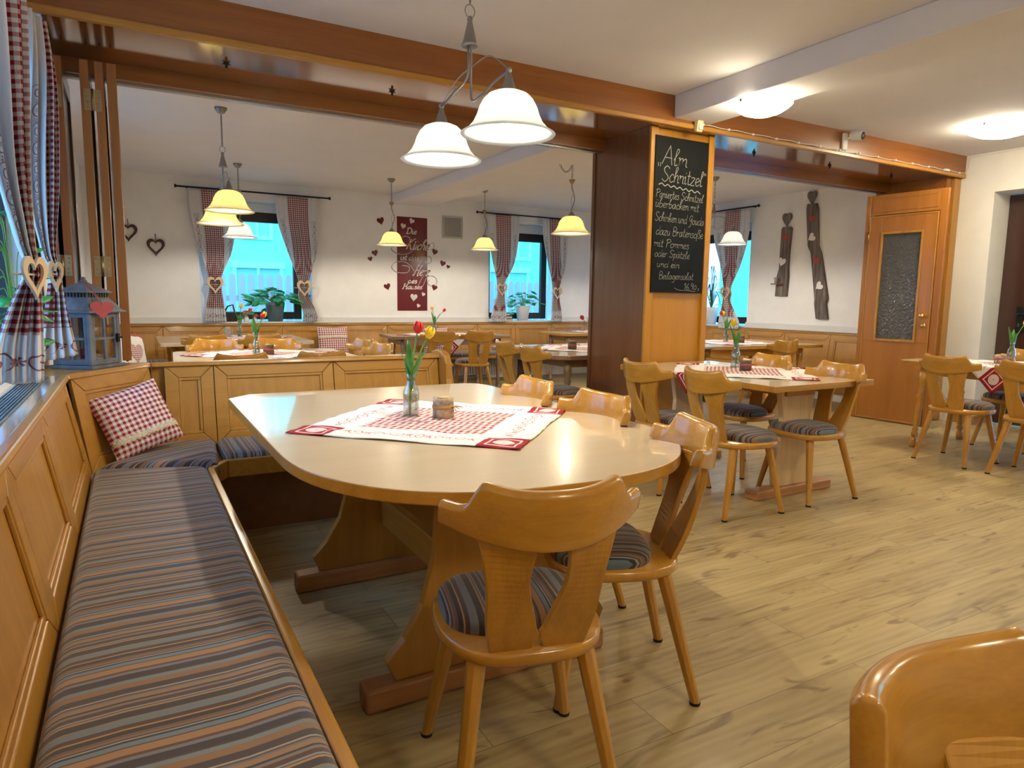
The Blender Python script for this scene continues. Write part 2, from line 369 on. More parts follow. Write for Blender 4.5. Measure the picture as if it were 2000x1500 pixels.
def thing(name, label, cat, loc=(0, 0, 0), rz=0, group=None):
    o = bpy.data.objects.new(name, None); o.empty_display_size = .1; COL.objects.link(o); o.location = loc; o.rotation_euler = (0, 0, rz)
    return tag(o, label, cat, group)
def struct(mb, name, mat, **k):
    o = mb.build(name, mat, **k); o['kind'] = 'structure'; return o
def dup(root, loc, rz, label, group=None, name=None):
    r = root.copy(); COL.objects.link(r); r.location = loc; r.rotation_euler = (0, 0, rz); r['label'] = label
    if group: r['group'] = group
    elif 'group' in r: del r['group']
    for ch in list(root.children):
        c = ch.copy(); COL.objects.link(c); c.parent = r
        for g in ch.children:
            d = g.copy(); COL.objects.link(d); d.parent = c
    return r
def heart(n=28, w=1.0, h=1.0):
    pts = []
    for k in range(n):
        t = 2*pi*k/n; x = 16*sin(t)**3; y = 13*cos(t)-5*cos(2*t)-2*cos(3*t)-cos(4*t)
        pts.append((x/32*w, (y+2.5)/29*h))
    return pts
def smooth_path(pts, k=6):
    out = []; n = len(pts)
    for i in range(n-1):
        p0, p1, p2, p3 = pts[max(i-1, 0)], pts[i], pts[i+1], pts[min(i+2, n-1)]
        for j in range(k):
            t = j/k; out.append(tuple(.5*(2*b+(c-a)*t+(2*a-5*b+4*c-d)*t*t+(-a+3*b-3*c+d)*t**3) for a, b, c, d in zip(p0, p1, p2, p3)))
    out.append(tuple(pts[-1])); return out
# ================================================================== ROOM
ZC, ZB = 2.80, 2.72
XR, XRB, YB, XL, YS = 7.72, 7.85, 9.6, -.44, -3.2
def wallmesh(axis, p0, p1, a0, a1, z0, z1, holes):
    mb = MB(); hs = sorted(holes); cur = a0
    def bx(a, b, c, d):
        if b-a < 1e-4 or d-c < 1e-4: return
        if axis == 'x': mb.box(p0, p1, a, b, c, d)
        else: mb.box(a, b, p0, p1, c, d)
    for (h0, h1, g0, g1) in hs:
        bx(cur, h0, z0, z1); bx(h0, h1, z0, g0); bx(h0, h1, g1, z1); cur = h1
    bx(cur, a1, z0, z1); return mb
struct(MB().box(XL-.5, XRB+.5, YS-.3, YB+.5, -.1, 0), 'floor', 'floor')
struct(MB().box(XL-.5, XRB+.5, YS-.3, 4.11, ZC, ZC+.2).box(XL-.5, XRB+.5, 4.92, YB+.5, ZB, ZC+.2).box(XL-.5, XRB+.5, 4.11, 4.92, 2.61, ZC+.2), 'ceiling', 'ceil')
struct(MB().box(3.68, 4.05, YS, 4.10, 2.633, ZC), 'trim_1', 'ceil', bevel=.006)      # plastered ceiling beam, front room
struct(MB().box(3.36, 3.94, 4.93, YB, 2.59, ZB), 'trim_2', 'ceil', bevel=.006)       # plastered ceiling beam, back room
LWIN = [(2.35, 4.0, .90, 2.38), (5.5, 6.9, .92, 2.4)]
struct(wallmesh('x', XL-.42, XL, YS, YB+.4, 0, ZC, LWIN), 'wall_left', 'wall')
struct(wallmesh('y', YB, YB+.4, XL, XRB+.4, 0, ZC, [(.79, 2.2, .90, 2.48), (4.94, 6.28, .90, 2.46)]), 'wall_back', 'wall')
struct(wallmesh('x', XRB, XRB+.4, 4.93, YB, 0, ZC, [(7.02, 8.45, .90, 2.42)]), 'wall_back_right', 'wall')
struct(wallmesh('x', XR, XR+.5, YS, 4.93, 0, ZC, [(1.25, 3.80, 0, 2.40)]), 'wall_right', 'wall')
struct(MB().box(XL-.4, XR+.5, YS-.2, YS, 0, ZC), 'wall_front', 'wall')
struct(MB().box(XR-.012, XR, 3.80, 4.02, 0, .09).box(XR-.012, XR, YS, 1.25, 0, .09), 'baseboard_right', 'panel_y', bevel=.003)
struct(MB().box(XR, XR+.30, 3.788, 3.80, 0, .09), 'baseboard_niche', 'panel_x')
# wooden beam cladding
struct(MB().box(XL, XR, 4.10, 4.13, 2.60, ZC), 'trim_3', 'cherry_x')
struct(MB().box(XL, XR, 4.085, 4.13, 2.575, 2.612), 'trim_4', 'panel_x', bevel=.008)
struct(MB().box(XL, XR, 4.13, 4.80, 2.585, 2.61), 'trim_5', 'soffit')
struct(MB().box(XL, 3.57, 4.78, 4.93, 2.50, 2.72).box(4.19, XR, 4.78, 4.93, 2.50, 2.72), 'trim_6', 'cherry_x')
struct(MB().box(XL, 3.54, 4.835, 4.87, 2.488, 2.502).box(4.22, XR, 4.835, 4.87, 2.488, 2.502), 'trim_7', 'metal')
# right jamb of the opening
struct(MB().box(7.50, XR, 4.16, 4.93, 0, 2.585), 'trim_8', 'cherry_z')
struct(MB().box(7.60, XR-.01, 4.125, 4.17, 0, 2.575), 'trim_9', 'panel_z', bevel=.01)
# white duct strips above the far wainscot
struct(MB().box(XL, .79, YB-.03, YB, .885, .965).box(2.2, 4.94, YB-.03, YB, .885, .965).box(6.28, XRB, YB-.03, YB, .885, .965), 'trim_10', 'skirt', bevel=.004)
struct(MB().box(XRB-.03, XRB, 4.93, 7.02, .885, .965), 'trim_11', 'skirt', bevel=.004)
wn = [0]
def window(axis, p, a0, a1, z0, z1, nrm, fr=.10, mull=None, off=.22):
    # frame and pane set back in the opening
    wn[0] += 1; q = p+nrm*off; mb = MB()
    def bx(m, a, b, c, d, e0, e1):
        if axis == 'y': m.box(a, b, min(e0, e1), max(e0, e1), c, d)
        else: m.box(min(e0, e1), max(e0, e1), a, b, c, d)
    bx(mb, a0, a0+fr, z0, z1, q, q+.07*nrm); bx(mb, a1-fr, a1, z0, z1, q, q+.07*nrm)
    bx(mb, a0+fr, a1-fr, z1-fr*1.3, z1, q, q+.07*nrm); bx(mb, a0+fr, a1-fr, z0, z0+fr, q, q+.07*nrm)
    if mull:
        for mm in mull: bx(mb, mm-.05, mm+.05, z0+fr, z1-fr, q, q+.07*nrm)
    o = struct(mb, 'window_%d' % wn[0], 'frame', bevel=.004)
    g = MB(); bx(g, a0+fr, a1-fr, z0+fr, z1-fr*1.3, q+.03*nrm, q+.036*nrm); g.build('pane', 'pane', o)
    c = ((a0+a1)/2, (z0+z1)/2); w_, h_ = a1-a0, z1-z0
    if axis == 'y': portal((c[0], q+.10*nrm, c[1]), (-pi/2 if nrm > 0 else pi/2, 0, 0), w_, h_)
    else: portal((q+.10*nrm, c[0], c[1]), (0, pi/2 if nrm > 0 else -pi/2, 0), h_, w_)
    return o
# roller-blind boxes above the sashes
def rolbox(n, *b): struct(MB().box(*b), n, 'sill', bevel=.006)
struct(MB().prism([(.785, YB+.002), (.80, YB+.39), (.95, YB+.39), (.95, YB+.22)], .905, 2.478), 'trim_20', 'wall')
window('y', YB, .94, 2.10, .93, 2.36, 1); rolbox('trim_12', .80, 2.2, YB+.20, YB+.38, 2.36, 2.48)
window('y', YB, 4.97, 6.14, .93, 2.32, 1); rolbox('trim_13', 4.95, 6.28, YB+.20, YB+.38, 2.32, 2.46)
window('x', XRB, 7.10, 8.40, .93, 2.30, 1); rolbox('trim_14', XRB+.20, XRB+.38, 7.05, 8.44, 2.30, 2.42)
window('x', XL, 2.37, 3.99, .88, 2.36, -1, .045, [2.7], .05)
window('x', XL, 5.52, 6.88, .94, 2.38, -1, .08, [6.2])
struct(MB().box(.79, 2.2, YB-.02, YB+.22, .885, .905).box(4.94, 6.28, YB-.02, YB+.22, .885, .905), 'trim_15', 'sill', bevel=.004)
struct(MB().box(XRB-.02, XRB+.22, 7.02, 8.45, .885, .905), 'trim_16', 'sill', bevel=.004)
struct(MB().box(-.49, -.426, 2.35, 4.0, .868, .8735), 'trim_17', 'sill', bevel=.004)
# entrance: brown leaf and glazed side light in the deep niche
d1 = struct(MB().box(XR+.30, XR+.36, 2.72, 3.795, 0.01, 2.39), 'door_1', 'brownp', bevel=.004)
mb = MB().box(XR+.265, XR+.30, 3.55, 3.615, .98, 1.25); mb.build('lock_plate', 'black', d1, bevel=.006)
MB().tube([(XR+.27, 3.58, 1.17), (XR+.22, 3.58, 1.17), (XR+.215, 3.55, 1.17), (XR+.215, 3.44, 1.165)], .011).build('door_handle', 'black', d1)
MB().box(XR+.262, XR+.267, 3.575, 3.592, 1.04, 1.075).build('keyhole', 'metal', d1)
wm = MB().box(XR+.30, XR+.36, 1.26, 1.34, 0, 2.39).box(XR+.30, XR+.36, 2.64, 2.72, 0, 2.39).box(XR+.30, XR+.36, 1.34, 2.64, 2.30, 2.39).box(XR+.30, XR+.36, 1.34, 2.64, 0, .10).box(XR+.30, XR+.36, 1.34, 2.64, 1.0, 1.06)
w6 = struct(wm, 'window_6', 'frame', bevel=.004); MB().box(XR+.325, XR+.331, 1.34, 2.64, .10, 2.30).build('pane', 'pane', w6)
portal((XR+.42, 1.98, 1.2), (0, pi/2, 0), 2.3, 1.4)
# ------------------------------------------------------------------ pillar
t = thing('wood_clad_pillar', 'square wood-clad pillar between the two openings, golden front and darker brown side', 'pillar', (3.88, 4.56, 0))
def child(mb, name, mat, root, **k):
    o = mb.build(name, mat, root, **k); o.location = -root.location; return o
child(MB().box(3.57, 4.19, 4.22, 4.91, 0, 2.584), 'core', 'gold', t)
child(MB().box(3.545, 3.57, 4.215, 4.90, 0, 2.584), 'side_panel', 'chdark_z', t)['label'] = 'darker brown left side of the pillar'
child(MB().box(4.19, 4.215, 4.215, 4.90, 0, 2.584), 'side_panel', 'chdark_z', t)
child(MB().box(3.545, 3.62, 4.195, 4.222, 0, 2.584), 'corner_post', 'gold', t, bevel=.006)
child(MB().box(4.155, 4.215, 4.195, 4.222, 0, 2.584), 'corner_post', 'gold', t, bevel=.006)
child(MB().box(3.53, 3.57, 4.90, 4.935, 0, 2.50), 'back_batten', 'chdark_z', t, bevel=.004)
child(MB().box(4.19, 4.22, 4.90, 4.935, 0, 2.50), 'back_batten', 'chdark_z', t, bevel=.004)
# ------------------------------------------------------------------ stroke lettering
GL = {
'A':(5.6,"0 0 2.5 10 3 10 5 0|1 4 4.6 4"),'S':(5.4,"5 8.5 3 10 1 8 2 5.8 4 4 4.5 2 2.5 0 .3 1.5"),'P':(5,"1 0 1.5 9.5|0 8 2 10 4.5 9 4.5 6.5 1.2 5"),
'G':(5.2,"5 8.5 3 10 .8 7 1.2 4.4 3 4 4.3 7 3.6 0 2 -3 .4 -2.6"),'B':(5,"1 0 1 10 4 9 3.8 6 1.2 5.3 4.5 4 4.3 1 2.5 0 .5 .4"),
'D':(6,"1 0 1.3 10|0 9 3 10 5.5 6.5 4.5 1.5 1 0 0 1"),'K':(6,"1 0 2 10|5.6 10 4.6 10 1.5 5 3 4 4.6 .4 6 0"),'H':(6.4,"0 .8 1 0 1.6 5 2 10 3 9|6.4 10 5.4 9 4.8 0 6 .5|1.2 5.2 5.2 5.4"),
'a':(4.3,"3.6 4.5 2 5.2 .3 3 .8 .3 2.2 .4 3.4 4.5 3.3 1 4.3 .3"),'b':(4,"0 4 2 10 1 9 .6 1 2 0 3.4 2 3 4.5 1 4"),'c':(3.4,"3 4.4 2 5.2 .4 3 1 .3 2.2 .2 3.4 1.2"),
'd':(4.5,"3.2 4.4 2 5.2 .3 3 .8 .3 2.2 .4 3.6 3 4 10 3.6 1 4.4 .4"),'e':(3.5,"0.4 2 2.8 3.4 2.4 5.1 1 4.6 .4 2 1.2 .2 2.4 .3 3.4 1.4"),
'g':(4,"3.4 4.5 2 5.2 .3 3 1 .6 2.4 1 3.5 4.8 3.2 -2 1.6 -4 .2 -2.8"),'h':(4,"0 3 2.2 9 1.4 10 .8 8 .6 0 1 3.6 2.4 5 3 3.5 3 .6 3.9 .4"),
'i':(2.2,"0 4 .7 5 .8 1 1.2 .2 2 .8|1 7 1.1 7.5"),'k':(3.6,"0 3 2.2 9 1.4 10 .8 8 .6 0|3.2 4.8 .8 2.6 1.8 2.4 3.2 0"),'l':(2.4,"0 3 2 8.5 1.4 10 .8 8 .7 1.2 1.3 .1 2.2 .9"),
'm':(5,"0 4.4 .6 5 .6 0 .8 3.6 1.8 5 2.3 4 2.3 0 2.5 3.6 3.6 5 4.2 4 4.2 .8 5 .3"),'n':(3.7,"0 4.4 .6 5 .6 0 .8 3.6 2.1 5 2.8 4 2.8 .8 3.6 .3"),
'o':(3.8,"2 5 .4 3.2 .8 .4 2.4 .1 3.4 2.4 2.8 4.7 1.6 5"),'p':(3.7,"0 4 .7 5 .5 -4|.6 3.4 2 5.1 3.3 3.6 2.6 .6 .8 .4"),'r':(3,"0 4.4 .7 5 .7 0 .9 3.6 2 5 2.8 4.6"),
's':(3.1,"2.8 4.6 1.6 5.2 .6 4.2 2.6 1.6 1.6 0 .2 .6"),'t':(2.7,"1.2 9 .9 1.2 1.5 .1 2.5 .7|0 5.6 2.4 5.8"),'u':(4,"0 4.4 .6 5 .6 1.2 1.4 .1 2.6 1 3 5 3 1 3.8 .4"),
'z':(3.5,"0.2 4.8 3 4.9 .2 .2 3.2 .2"),'ß':(4,"0 -3 .8 8 2 10 3.4 8.6 2 5.6 3.6 3.8 3.4 .6 1.4 .2"),',':(1.6,".8 .6 .3 -1.6"),'.':(1.6,".6 .2 .9 .6 .6 .2"),
'1':(2.4,"0 7 1.6 10 1.4 0"),'6':(3.8,"3 9.6 .8 5 .6 1.4 2 0 3.4 1.6 2.8 4 .8 3.4"),'9':(3.8,"3 8 1.6 10 .4 7.6 1.4 5.4 3 6.6 3.2 9 2.6 0"),'0':(3.8,"2 7 .6 5 .6 1.4 2 0 3.2 2 3 5.6 1.6 7"),
'€':(3.4,"3 4.6 1.8 5 .8 3.4 1 .8 2.2 0 3.2 .6|.2 3 2.4 3.1|.2 2 2.2 2.1"),'„':(2,".2 .6 .5 -1.6|1.2 .6 1.5 -1.6"),'“':(2,".2 9 .6 7.4|1.2 9.2 1.6 7.6"),'~':(1,"0 0 1 0"),' ':(2.2,"")}
GL['ü'] = (4, GL['u'][1]+"|.8 7.4 .9 8|2.6 7.4 2.7 8"); GL['ä'] = (4.3, GL['a'][1]+"|1.2 7.4 1.3 8|2.8 7.4 2.9 8")
def ribbon(mb, pts, w, T, nib=None):
    # flat stroke in the uv plane, T(u,v)->xyz
    P = [Vector(p) for p in pts]; L = []; R = []
    for i, p in enumerate(P):
        d = (P[min(i+1, len(P)-1)]-P[max(i-1, 0)]); d = d.normalized() if d.length > 1e-9 else Vector((1, 0))
        n = Vector((-d.y, d.x)); ww = w
        if nib: ww = w*(nib[1]+(1-nib[1])*abs(d.x*sin(nib[0])-d.y*cos(nib[0])))
        L.append(p+n*ww/2); R.append(p-n*ww/2)
    vs = [T(*q) for q in L]+[T(*q) for q in R]; n = len(P)
    mb.add(vs, [(i, i+1, n+i+1, n+i) for i in range(n-1)])
def write(mb, txt, u, v, h, w, T, slant=.15, nib=None, fit=None, rise=0):
    s = h/10; tot = sum(GL[c][0] for c in txt)*s; kx = fit/tot if fit else 1
    for c in txt:
        wd, st = GL[c]
        for q in st.split('|'):
            a = [float(x) for x in q.split()]
            if len(a) < 4: continue
            pts = [(u+(a[i]+a[i+1]*slant)*s*kx, v+a[i+1]*s+rise*(u+a[i]*s*kx)) for i in range(0, len(a), 2)]
            ribbon(mb, smooth_path(pts, 4), w, T, nib)
        u += wd*s*kx
# blackboard
bb = thing('blackboard', 'tall blackboard with chalked daily special fixed to the golden pillar', 'blackboard', (3.862, 4.19, 1.92))
MB().box(-.276, .276, -.004, .004, -.60, .60).build('board', 'slate', bb, bevel=.002)
mb = MB(); T = lambda u, v: (u, -.0052, v)
for txt, x, y, h, fit, w_ in (('„Alm', -.25, .385, .13, .30, .0055), ('Schnitzel“', -.21, .255, .12, .46, .0055), ('Paniertes Schnitzel', -.262, .13, .064, .50, .0035), ('überbacken mit', -.262, .055, .07, .46, .0035),
        ('Schinken und Gouda', -.262, -.05, .07, .52, .003), ('dazu Bratensoße', -.245, -.155, .07, .50, .0035), ('mit Pommes', -.262, -.248, .065, .37, .0035), ('oder Spätzle', -.25, -.325, .06, .37, .003),
        ('und ein', -.225, -.405, .055, .24, .003)):
    write(mb, txt, x, y, h, w_, T, .12, None, fit, -.02)
write(mb, 'Beilagensalat', -.20, -.495, .06, .003, T, .1, None, .37, 0)
ribbon(mb, smooth_path([(-.235+.44*i/14, .238-.012*i/14*3+(.008 if i % 2 else -.008)) for i in range(15)], 4), .008, T)
mb.build('chalk_writing', 'chalk', bb)
mb = MB(); write(mb, '16,90', .07, -.572, .050, .0035, T, .1, None, .14); write(mb, '€', .225, -.578, .035, .003, T); ribbon(mb, smooth_path([(-.03, -.562), (.02, -.578), (.09, -.580), (.2, -.588)], 4), .003, T); mb.build('chalk_price', 'chalk', bb)
# ------------------------------------------------------------------ small devices on the beam
t = thing('motion_sensor', 'ivory motion sensor on the beam above the blackboard', 'sensor', (3.90, 4.085, 2.60))
MB().hexa([(-.03, -.035, -.05), (.03, -.035, -.05), (.03, 0, -.045), (-.03, 0, -.045)], [(-.03, -.05, .055), (.03, -.05, .055), (.03, 0, .06), (-.03, 0, .06)]).build('housing', 'ivory', t, bevel=.008)
MB().box(-.02, .02, -.052, -.04, -.035, .012).build('lens', 'white', t, bevel=.004)
t = thing('security_camera', 'small white security camera on the wooden beam above the right opening', 'camera', (5.70, 4.10, 2.70))
MB().box(-.035, .035, -.02, -.001, -.075, .075).build('mount_plate', 'white', t, bevel=.01)
MB().tube([(0, -.01, .02), (.02, -.04, .03), (.05, -.07, .04)], .008).build('bracket_arm', 'white', t)
TC = Matrix.Translation((.055, -.085, .045)) @ Vector((0, 0, 1)).rotation_difference(Vector((.22, -.95, -.14)).normalized()).to_matrix().to_4x4()
cb = MB().lathe([(.001, -.05), (.034, -.05), (.038, -.04), (.040, .05), (.034, .055), (.001, .055)], 20); cb.xf(TC); cb.build('camera_body', 'white', t)
lb = MB().lathe([(.001, .0555), (.034, .0555), (.032, .060), (.001, .060)], 20); lb.xf(TC); lb.build('lens', 'black', t)
mb = MB(); pts = [(3.96+3.7*i/40, 4.078, 2.617+.004*sin(i*1.9)) for i in range(41)]
mb.tube(pts+[(7.70, 4.07, 2.66), (7.705, 4.06, 2.78), (7.705, 3.5, 2.785), (7.705, 2.5, 2.785)], .003, 6)
for i in range(0, 40, 3): mb.box(pts[i][0]-.006, pts[i][0]+.006, 4.07, 4.086, pts[i][2]-.008, pts[i][2]+.008)
mb.box(7.30, 7.37, 4.068, 4.086, 2.606, 2.628)
tag(mb.build('cable', 'white'), 'thin white cable clipped along the right half of the wooden beam', 'cable')
for i, (x, y) in enumerate([(.553, 4.42), (1.554, 4.42), (4.95, 4.45), (6.0, 4.45), (7.0, 4.45)]):
    mb = MB().lathe([(.016, 0), (.016, -.008), (.009, -.012), (.007, -.03), (.001, -.033)], 12, (0, 0, 0)).box(-.022, .022, -.004, .004, -.012, -.006)
    tag(mb.build('ceiling_catch', 'black', loc=(x, y, 2.585)), ['small black catch under the beam, left of the near lamp', 'small black catch under the beam just left of the near lamp shades', 'small black catch under the beam, first right of the pillar', 'small black catch under the beam, second right of the pillar', 'small black catch under the beam above the glazed door panel'][i], 'catch', 'catches under the beam')
# ------------------------------------------------------------------ panelled benches
def panelset(root, A, B, zb, zt, off, name='panel', n=(0, -1), fw=.07, depth=.022, axis='x'):
    # one mitred frame-and-panel field from A to B (xy at the foot); leans back by off from foot to top; n = facing direction
    A = Vector((A[0], A[1], 0)); B = Vector((B[0], B[1], 0)); N = Vector((n[0], n[1], 0)).normalized()
    def P(u, v, d): return A.lerp(B, u)-N*off*v+Vector((0, 0, zb+(zt-zb)*v))+N*d
    w = (B-A).length; h = zt-zb; fu = fw/w; fv = fw/h; g = .0015/w; gv = .0015/h
    rings = [((g, gv), (1-g, gv), (1-fu, fv), (fu, fv)), ((1-g, gv), (1-g, 1-gv), (1-fu, 1-fv), (1-fu, fv)), ((1-g, 1-gv), (g, 1-gv), (fu, 1-fv), (1-fu, 1-fv)), ((g, 1-gv), (g, gv), (fu, fv), (fu, 1-fv))]
    mb = MB(); e = .0012
    for q in rings:
        c = (sum(a for a, b in q)/4, sum(b for a, b in q)/4)
        qq = [(a+(c[0]-a)*e/.3, b+(c[1]-b)*e/.3) for a, b in q]
        mb.hexa([P(a, b, -depth) for a, b in qq], [P(a, b, 0) for a, b in qq])
    child(mb, name+'_frame', 'panel_'+axis, root, bevel=.004)
    mb = MB(); a, b = fu, fv
    mb.hexa([P(a, b, -depth), P(1-a, b, -depth), P(1-a, 1-b, -depth), P(a, 1-b, -depth)], [P(a, b, -.014), P(1-a, b, -.014), P(1-a, 1-b, -.014), P(a, 1-b, -.014)])
    m2 = .016/w; m3 = .016/h
    for (u0, v0, u1, v1) in ((a, b, 1-a, b+m3), (a, 1-b-m3, 1-a, 1-b), (a, b+m3, a+m2, 1-b-m3), (1-a-m2, b+m3, 1-a, 1-b-m3)):
        mb.hexa([P(u0, v0, -.014), P(u1, v0, -.014), P(u1, v1, -.014), P(u0, v1, -.014)], [P(u0, v0, -.004), P(u1, v0, -.004), P(u1, v1, -.004), P(u0, v1, -.004)])
    child(mb, name+'_field', 'panel_z', root, bevel=.003)
cb = thing('corner_bench', 'panelled corner bench along the left window wall and low divider beside the big table', 'bench', (0, 2.6, 0))
ys = [-1.93, -1.15, -.37, .41, 1.19, 1.96, 2.73, 3.70]
for a, b in zip(ys[:-1], ys[1:]): panelset(cb, (-.195, b), (-.195, a), .40, .855, .085, n=(1, 0), axis='y')
panelset(cb, (-.195, 3.705), (.14, 4.15), .40, .855, .085, n=(.79, -.61), axis='x')
for a, b in zip([.145, .40, 1.088], [.40, 1.088, 1.795]): panelset(cb, (a, 4.15), (b, 4.15), .40, .855, .085, n=(0, -1), axis='x')
cap = MB(); 
cap.hexa([(-.30, -1.95, .850), (-.262, -1.95, .850), (-.262, 3.73, .850), (-.30, 3.755, .850)], [(-.30, -1.95, .874), (-.27, -1.95, .874), (-.27, 3.735, .874), (-.30, 3.755, .874)])
cap.hexa([(-.30, 3.755, .850), (-.262, 3.73, .850), (.085, 4.215, .850), (.075, 4.255, .850)], [(-.30, 3.755, .874), (-.27, 3.735, .874), (.083, 4.222, .874), (.075, 4.255, .874)])
cap.hexa([(.075, 4.25, .850), (.085, 4.215, .850), (1.82, 4.215, .850), (1.82, 4.33, .850)], [(.075, 4.255, .874), (.083, 4.222, .874), (1.82, 4.222, .874), (1.82, 4.33, .874)])
child(cap, 'cap_rail', 'panel_y', cb, bevel=.006)
child(MB().prism([(-.425, 3.76), (-.302, 3.76), (.073, 4.257), (.073, 4.34), (-.425, 4.34)], .845, .868), 'ledge', 'panel_x', cb)
child(MB().box(.085, 1.82, 4.262, 4.33, 0, .85), 'divider_back', 'panel_z', cb)
child(MB().prism([(-.42, -1.93), (.285, -1.93), (.285, 3.49), (.37, 3.64), (1.79, 3.64), (1.79, 4.13), (.15, 4.13), (-.2, 3.72), (-.42, 3.72)], .345, .385), 'seat_board', 'panel_y', cb)
child(MB().hexa([(.285, -1.93, .335), (.315, -1.93, .335), (.315, 3.485, .335), (.285, 3.49, .335)], [(.285, -1.93, .425), (.315, -1.93, .425), (.315, 3.485, .425), (.285, 3.49, .425)]).hexa([(.285, 3.49, .335), (.315, 3.485, .335), (.39, 3.615, .335), (.37, 3.64, .335)], [(.285, 3.49, .425), (.315, 3.485, .425), (.39, 3.615, .425), (.37, 3.64, .425)]).hexa([(.37, 3.64, .335), (.39, 3.612, .335), (1.79, 3.612, .335), (1.79, 3.64, .335)], [(.37, 3.64, .425), (.39, 3.612, .425), (1.79, 3.612, .425), (1.79, 3.64, .425)]), 'front_rail', 'beech_y', cb, bevel=.005)
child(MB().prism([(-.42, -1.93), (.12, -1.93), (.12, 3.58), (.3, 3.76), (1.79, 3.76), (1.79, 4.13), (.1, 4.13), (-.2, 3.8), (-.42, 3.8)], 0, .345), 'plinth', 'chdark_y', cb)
mb = MB(); pr_ = [(3.60, 0), (3.60, .40), (3.66, .46), (4.00, .50), (4.07, .60), (4.10, .72), (4.105, .82), (4.14, .875), (4.20, .90), (4.28, .905), (4.35, .89), (4.38, .85), (4.36, .78), (4.35, .6), (4.37, .4), (4.37, 0)]
mb.hexa([(1.80, y, z) for y, z in pr_], [(1.845, y, z) for y, z in pr_]); child(mb, 'end_cheek', 'panel_z', cb, bevel=.008)
# grille and lacquered sill between the window and the bench
struct(MB().box(XL, -.30, -1.95, 3.755, .835, .868), 'trim_18', 'tile')
gr = thing('sill_grille', 'ribbed aluminium radiator grille let into the sill below the left window', 'grille', (-.385, 2.6, .868))
MB().box(-.04, .04, -4.5, 1.13, 0, .002).build('bed', 'dark', gr)
mb = MB(); 
for k in range(8): mb.box(-.04+k*.0108, -.04+k*.0108+.005, -4.5, 1.13, .002, .006)
mb.build('ribs', 'grille', gr)
# cushions
def cushion(name, quad, z0, z1, mat, uvf, label, group=None, loc=(0, 0, 0)):
    # soft pad over a quadrilateral: domed top, rounded rim, flat underside
    q = [Vector((a, b)) for a, b in quad]; w = ((q[1]-q[0]).length+(q[2]-q[3]).length)/2; h = ((q[3]-q[0]).length+(q[2]-q[1]).length)/2; H = z1-z0; R = .045
    def prof(t, L):
        d = min(t, 1-t)*L; return 1 if d > R else sqrt(max(0, 1-(1-d/R)**2))
    def edge(n, L):
        e = [R*k/L for k in (0, .08, .25, .5, .8, 1.05)]; m = max(4, int(L/.12)); return e+[e[-1]+(1-2*e[-1])*k/m for k in range(1, m)]+[1-x for x in e[::-1]]
    us, vs_ = edge(6, w), edge(6, h); V_ = []; nu, nv = len(us), len(vs_)
    for lay in (0, 1):
        for v in vs_:
            for u in us:
                p = q[0].lerp(q[1], u).lerp(q[3].lerp(q[2], u), v); k = min(prof(u, w), 1)*min(prof(v, h), 1)
                V_.append((p.x, p.y, z0+H*(.35+.65*k)+.006*sin(pi*u)*sin(pi*v) if lay == 0 else z0))
    F = []
    for j in range(nv-1):
        for i in range(nu-1):
            a = j*nu+i; F.append((a, a+1, a+nu+1, a+nu)); b = a+nu*nv; F.append((b, b+nu, b+nu+1, b+1))
    rim = [i for i in range(nu)]+[j*nu+nu-1 for j in range(1, nv)]+[(nv-1)*nu+i for i in range(nu-2, -1, -1)]+[j*nu for j in range(nv-2, 0, -1)]
    for a, b in zip(rim, rim[1:]+rim[:1]): F.append((a, b, b+nu*nv, a+nu*nv))
    o = MB().add(V_, F, True).build(name, mat, uv=uvf, loc=loc)
    return tag(o, label, 'cushion', group)
def dens(poly, step=.05):
    out = []
    for i in range(len(poly)):
        a, b = Vector(poly[i]), Vector(poly[(i+1) % len(poly)]); k = max(1, int((b-a).length/step))
        out += [tuple(a.lerp(b, j/k)) for j in range(k)]
    return out
def rnd(poly, r=.03, k=4):
    out = []; n = len(poly)
    for i in range(n):
        a, b, c = Vector(poly[i-1]), Vector(poly[i]), Vector(poly[(i+1) % n]); rr = min(r, (a-b).length*.45, (c-b).length*.45)
        p = b+(a-b).normalized()*rr; q = b+(c-b).normalized()*rr
        for j in range(k+1):
            t_ = j/k; out.append(tuple((1-t_)**2*p+2*t_*(1-t_)*b+t_*t_*q))
    return out
cushion('bench_cushion', [(-.19, -1.9), (.283, -1.9), (.288, 3.48), (-.19, 3.645)], .386, .445, 'strL', lambda c: (c.y+c.x*-.12+.02*sin(c.x*9), c.x), 'long striped cushion running along the window side of the corner bench', 'striped cushions on the corner bench')
cushion('bench_cushion', [(-.185, 3.655), (.345, 3.52), (.385, 4.12), (.14, 4.125)], .386, .45, 'strL', lambda c: (c.y*.8+c.x*-.55, c.x), 'striped corner cushion below the gingham pillow on the corner bench', 'striped cushions on the corner bench')
cushion('bench_cushion', [(.388, 3.645), (1.785, 3.645), (1.785, 4.135), (.388, 4.135)], .386, .445, 'strL', lambda c: (c.x, c.y), 'striped cushion along the divider side of the corner bench, behind the big table', 'striped cushions on the corner bench')
